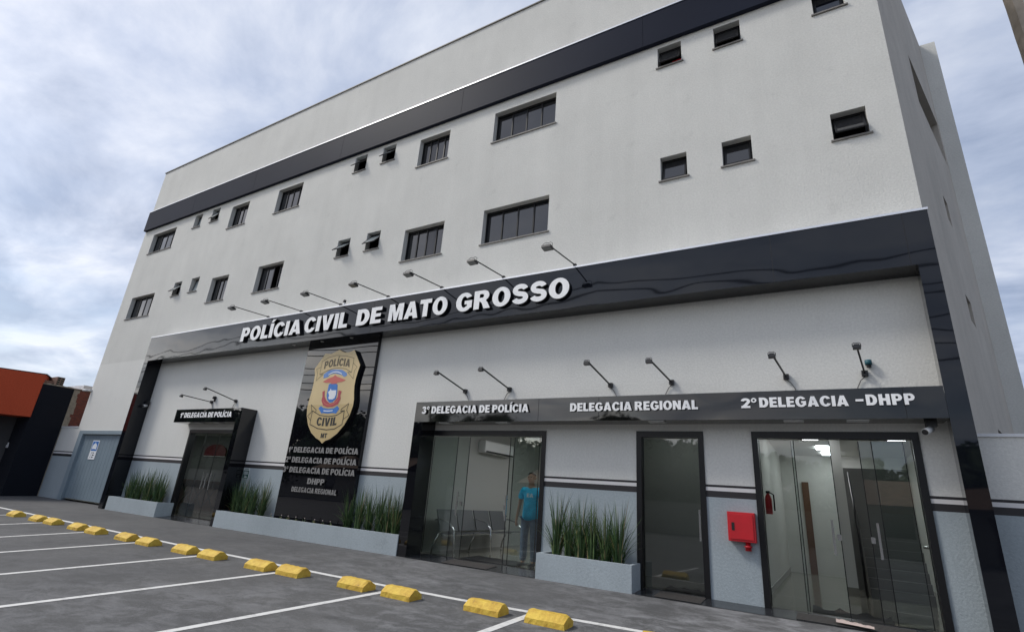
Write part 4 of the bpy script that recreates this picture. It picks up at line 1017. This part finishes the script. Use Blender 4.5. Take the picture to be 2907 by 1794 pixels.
def chain(V, E, pts, start=None):
    prev = start
    for p in pts:
        V.append(p); i = len(V)-1
        if prev is not None: E.append((prev, i))
        prev = i
    return prev
def person(loc, label, scale=1.0):
    P = thing('person', label, 'person', loc)
    V, E = [((0, 0, .92), (.15, .10))], []
    ch = chain(V, E, [((0, 0, 1.05), (.135, .095)), ((0, .0, 1.22), (.145, .10)), ((0, .0, 1.36), (.13, .085))], 0)
    nk = chain(V, E, [((0, -.005, 1.43), .055), ((0, -.012, 1.50), .052), ((0, -.03, 1.555), (.066, .078)), ((0, -.028, 1.62), (.072, .085)), ((0, -.02, 1.675), (.055, .065))], ch)
    for s in (-1, 1):
        sh = chain(V, E, [((s*.17, .0, 1.375), .060), ((s*.225, .01, 1.25), .047), ((s*.25, .02, 1.10), .040), ((s*.265, .0, .98), .033), ((s*.272, -.03, .875), .026), ((s*.275, -.045, .80), (.018, .040))], ch)
        for f_, (dy, ln) in enumerate(((-.035, .062), (-.012, .075), (.012, .07), (.034, .055))):
            chain(V, E, [((s*.276, -.045+dy, .765), .0095), ((s*.270, -.05+dy, .765-ln*.5), .009), ((s*.258, -.052+dy, .765-ln), .007)], sh)
        chain(V, E, [((s*.262, -.085, .80), .011), ((s*.250, -.105, .765), .0095), ((s*.245, -.11, .74), .008)], sh)
        lg = chain(V, E, [((s*.095, .0, .80), .088), ((s*.105, -.005, .50), .058), ((s*.11, .015, .30), .052), ((s*.112, .02, .09), .038), ((s*.118, -.05, .04), (.035, .03)), ((s*.125, -.14, .03), (.038, .025))], 0)
    b = skin_body('body', V, E, 'skin', P)
    b.parent = P
    # face
    m = MB(); o_ = P.location
    L = lambda x, y, z: (o_.x+x, o_.y+y, o_.z+z)
    m.tube([L(0, -.105, 1.60), L(0, -.125, 1.578), L(0, -.115, 1.565)], [.008, .016, .012], 'skin', 8); m.build('nose', P)
    m = MB(); m.box(*L(-.026, -.112, 1.536), *L(.026, -.098, 1.545), 'red_print'); m.build('mouth', P)
    for s in (-1, 1):
        m = MB(); m.tube([L(s*.03, -.098, 1.612), L(s*.03, -.112, 1.612)], [.012, .009], 'hair_dark', 8); m.build('eye', P)
        m = MB(); m.tube([L(s*.075, -.02, 1.57), L(s*.085, -.015, 1.60), L(s*.078, -.012, 1.63)], [.012, .018, .012], 'skin', 8); m.build('ear', P)
    bm = bmesh.new(); bmesh.ops.create_uvsphere(bm, u_segments=18, v_segments=10, radius=1)
    bmesh.ops.delete(bm, geom=[v for v in bm.verts if v.co.z < -.05 - .45*v.co.y], context='VERTS')
    for v in bm.verts: v.co = Vector((v.co.x*.083, v.co.y*.097-.015, v.co.z*.083+1.632))
    me = bpy.data.meshes.new('hair'); bm.to_mesh(me); bm.free(); me.materials.append(MATS['hair_dark'])
    for p in me.polygons: p.use_smooth = True
    o = bpy.data.objects.new('hair', me); C.objects.link(o); o.parent = P
    V, E = [((0, 0, .76), (.185, .138))], []
    chain(V, E, [((0, -.006, .96), (.170, .127)), ((0, -.008, 1.08), (.163, .122)), ((0, -.005, 1.24), (.165, .12)), ((0, .0, 1.355), (.145, .10)), ((0, 0, 1.415), (.078, .07))], 0)
    for s in (-1, 1): chain(V, E, [((s*.175, .0, 1.375), .075), ((s*.222, .01, 1.27), .068), ((s*.243, .015, 1.18), .066)], 4)
    skin_body('shirt', V, E, 'shirt_blue', P)
    V, E = [((0, 0, .92), (.155, .112))], []
    for s in (-1, 1): chain(V, E, [((s*.095, .0, .80), .100), ((s*.107, -.005, .50), .078), ((s*.112, .015, .28), .074), ((s*.114, .01, .09), .070)], 0)
    skin_body('trousers', V, E, 'jeans', P)
    for s in (-1, 1):
        V, E = [((s*.114, .035, .05), (.042, .04))], []; chain(V, E, [((s*.12, -.06, .045), (.045, .036)), ((s*.128, -.165, .032), (.042, .026))], 0); skin_body('shoe', V, E, 'shoes', P)
    m = MB()
    for ch, x in layout('EA', 10, 30)[0]:
        for cs in G[ch][1]: m.poly_xz([[(o_.x-.03+(x+px)*.0008, o_.z+1.235+pz*.0007) for px, pz in c] for c in cs], o_.y-.135, o_.y-.125, 'white_print')
    m.build('shirt_print', P)
    return P
person((-5.03, .42, .0), 'man in a turquoise shirt and jeans standing behind the glass door')
person((-14.78, .75, 5.85), 'dark-haired person just visible inside the half-open upper window')

# ------------------------------------------------------------------ across the street (seen in the glossy panels and glass)
def tree(x, y, h, rw, label, seed):
    rd = random.Random(seed); t = thing('leafy_tree', label, 'tree', (x, y, -.5), 'trees across the street')
    m = MB(); m.tube([(x, y, -.6), (x+.1, y, h*.25), (x-.05, y, h*.55)], [.22, .17, .08], 'bark', 9)
    for k in range(5):
        a = k*1.3; m.tube([(x, y, h*.28), (x+cos(a)*rw*.5, y+sin(a)*rw*.5, h*.6)], [.09, .03], 'bark', 6)
    m.build('trunk', t)
    m = MB(); cl = [(rd.uniform(-.85, .85)*rw, rd.uniform(-.5, .5)*rw, h*rd.uniform(.10, .85), rw*rd.uniform(.3, .5)) for _ in range(22)]
    for cx_, cy_, cz_, r in cl:
        m.tube([(x+cx_, y+cy_, cz_-r*.72), (x+cx_, y+cy_, cz_-r*.4), (x+cx_, y+cy_, cz_), (x+cx_, y+cy_, cz_+r*.4), (x+cx_, y+cy_, cz_+r*.72)], [r*.2, r*.62, r*.76, r*.62, r*.2], 'foliage', 8)
    for _ in range(3000):
        cx_, cy_, cz_, r = rd.choice(cl); v = Vector((rd.gauss(0, 1), rd.gauss(0, 1), rd.gauss(0, 1))).normalized()*r*rd.uniform(.55, 1.05)
        p = Vector((x+cx_, y+cy_, cz_))+v; a = Vector((rd.gauss(0, 1), rd.gauss(0, 1), rd.gauss(0, 1))).normalized()*.30; b_ = a.orthogonal().normalized()*.22
        m.face([p-a, p-b_, p+a, p+b_], 'foliage')
    m.build('crown', t)
for k, (x, y, h, rw) in enumerate([(-112, -36, 13, 7), (-99, -38, 12, 7), (-87, -36, 12.5, 7), (-76, -38, 11.5, 6), (-66, -37, 11, 6), (-57, -36, 11.5, 6), (-49, -38, 10.5, 5), (-42, -36, 9.5, 5), (-35, -37, 10.0, 5), (-28, -36, 8.5, 4.5), (-21.5, -37, 8.0, 4.2), (-15.5, -36, 7.6, 4), (-10.5, -37, 7.0, 3.4), (-6.2, -36, 7.0, 3.0), (-2.4, -37, 6.0, 2.6), (1.5, -39, 6.2, 2.8), (6, -40, 6.5, 3.2), (11.5, -38, 7.5, 4), (19, -37, 8.5, 4.5), (-13, -42, 7.5, 4), (-60, -43, 10.5, 5.5), (-53, -43, 10, 5)]):
    tree(x, y, h, rw, ('%s leafy tree from the west across the street, seen in reflections' % ORD[k]) if k < 19 else '%s leafy tree added in the back row across the street, from the east' % ORD[k-19], 40+k)  # back-row trees added to fill pale gaps in the reflections
def house(x0, x1, y, h, label, wall):
    t = thing('street_house', label, 'house', ((x0+x1)/2, y, -.5), 'low houses across the street')
    m = MB(); m.box(x0, y-7, -.6, x1, y, h, wall); m.build('wall', t)
    m = MB(); i = (y-3.5)
    m.face([(x0-.4, y+.9, h-.2), (x1+.4, y+.9, h-.2), (x1+.4, i, h+1.4), (x0-.4, i, h+1.4)], 'roof_tile'); m.face([(x0-.4, i, h+1.4), (x1+.4, i, h+1.4), (x1+.4, y-8, h-.2), (x0-.4, y-8, h-.2)], 'roof_tile')
    m.build('roof', t)
    m = MB(); m.box(x0+1, y, 0.6, x0+2.4, y+.02, 1.9, 'pane_dark'); m.build('window', t)
    m = MB(); m.box(x1-2, y, -.5, x1-1, y+.02, 1.9, 'door_wood'); m.build('door', t)
house(1.5, 9, -29, 2.5, 'low house with ribbed brown roof mirrored in the right doors', 'house_wall')
house(-22, -13, -31, 2.6, 'low pale house across the street, mirrored in the dark panel', 'house_wall')
house(-46, -34, -30, 2.8, 'low wide house across the street, mirrored at far left', 'house_wall')
sw = thing('street_wall', 'long plastered wall added across the street to darken the reflections', 'wall', (-20, -32, -.5))  # added backdrop that keeps low sky out of the reflections
m = MB(); m.box(-125, -32.4, -.7, 40, -32.2, 1.7, 'house_wall'); m.build('wall', sw); m = MB(); m.box(-125, -32.45, 1.7, 40, -32.15, 1.76, 'sill'); m.build('coping', sw)
for k, (y, z) in enumerate([(-12.2, 10.6), (-12.2, 10.2), (-12.4, 9.75), (-12.3, 9.4), (-12.1, 8.6), (-12.2, 8.2), (-12.3, 7.7), (-12.1, 7.3)]):
    m = MB(); pts = []
    for s in range(-2, 3):
        for j in range(8):
            u = j/8; pts.append((s*26-8+26*u, y, z-.9*4*u*(1-u)*(.7+.06*k)))
    m.tube(pts, .028, 'cable', 5)
    tag(m.build('power_cable', None, (-8, y, z)), '%s power cable from the top strung along the street, seen in the panels' % ORD[k], 'cable', 'power cables along the street')
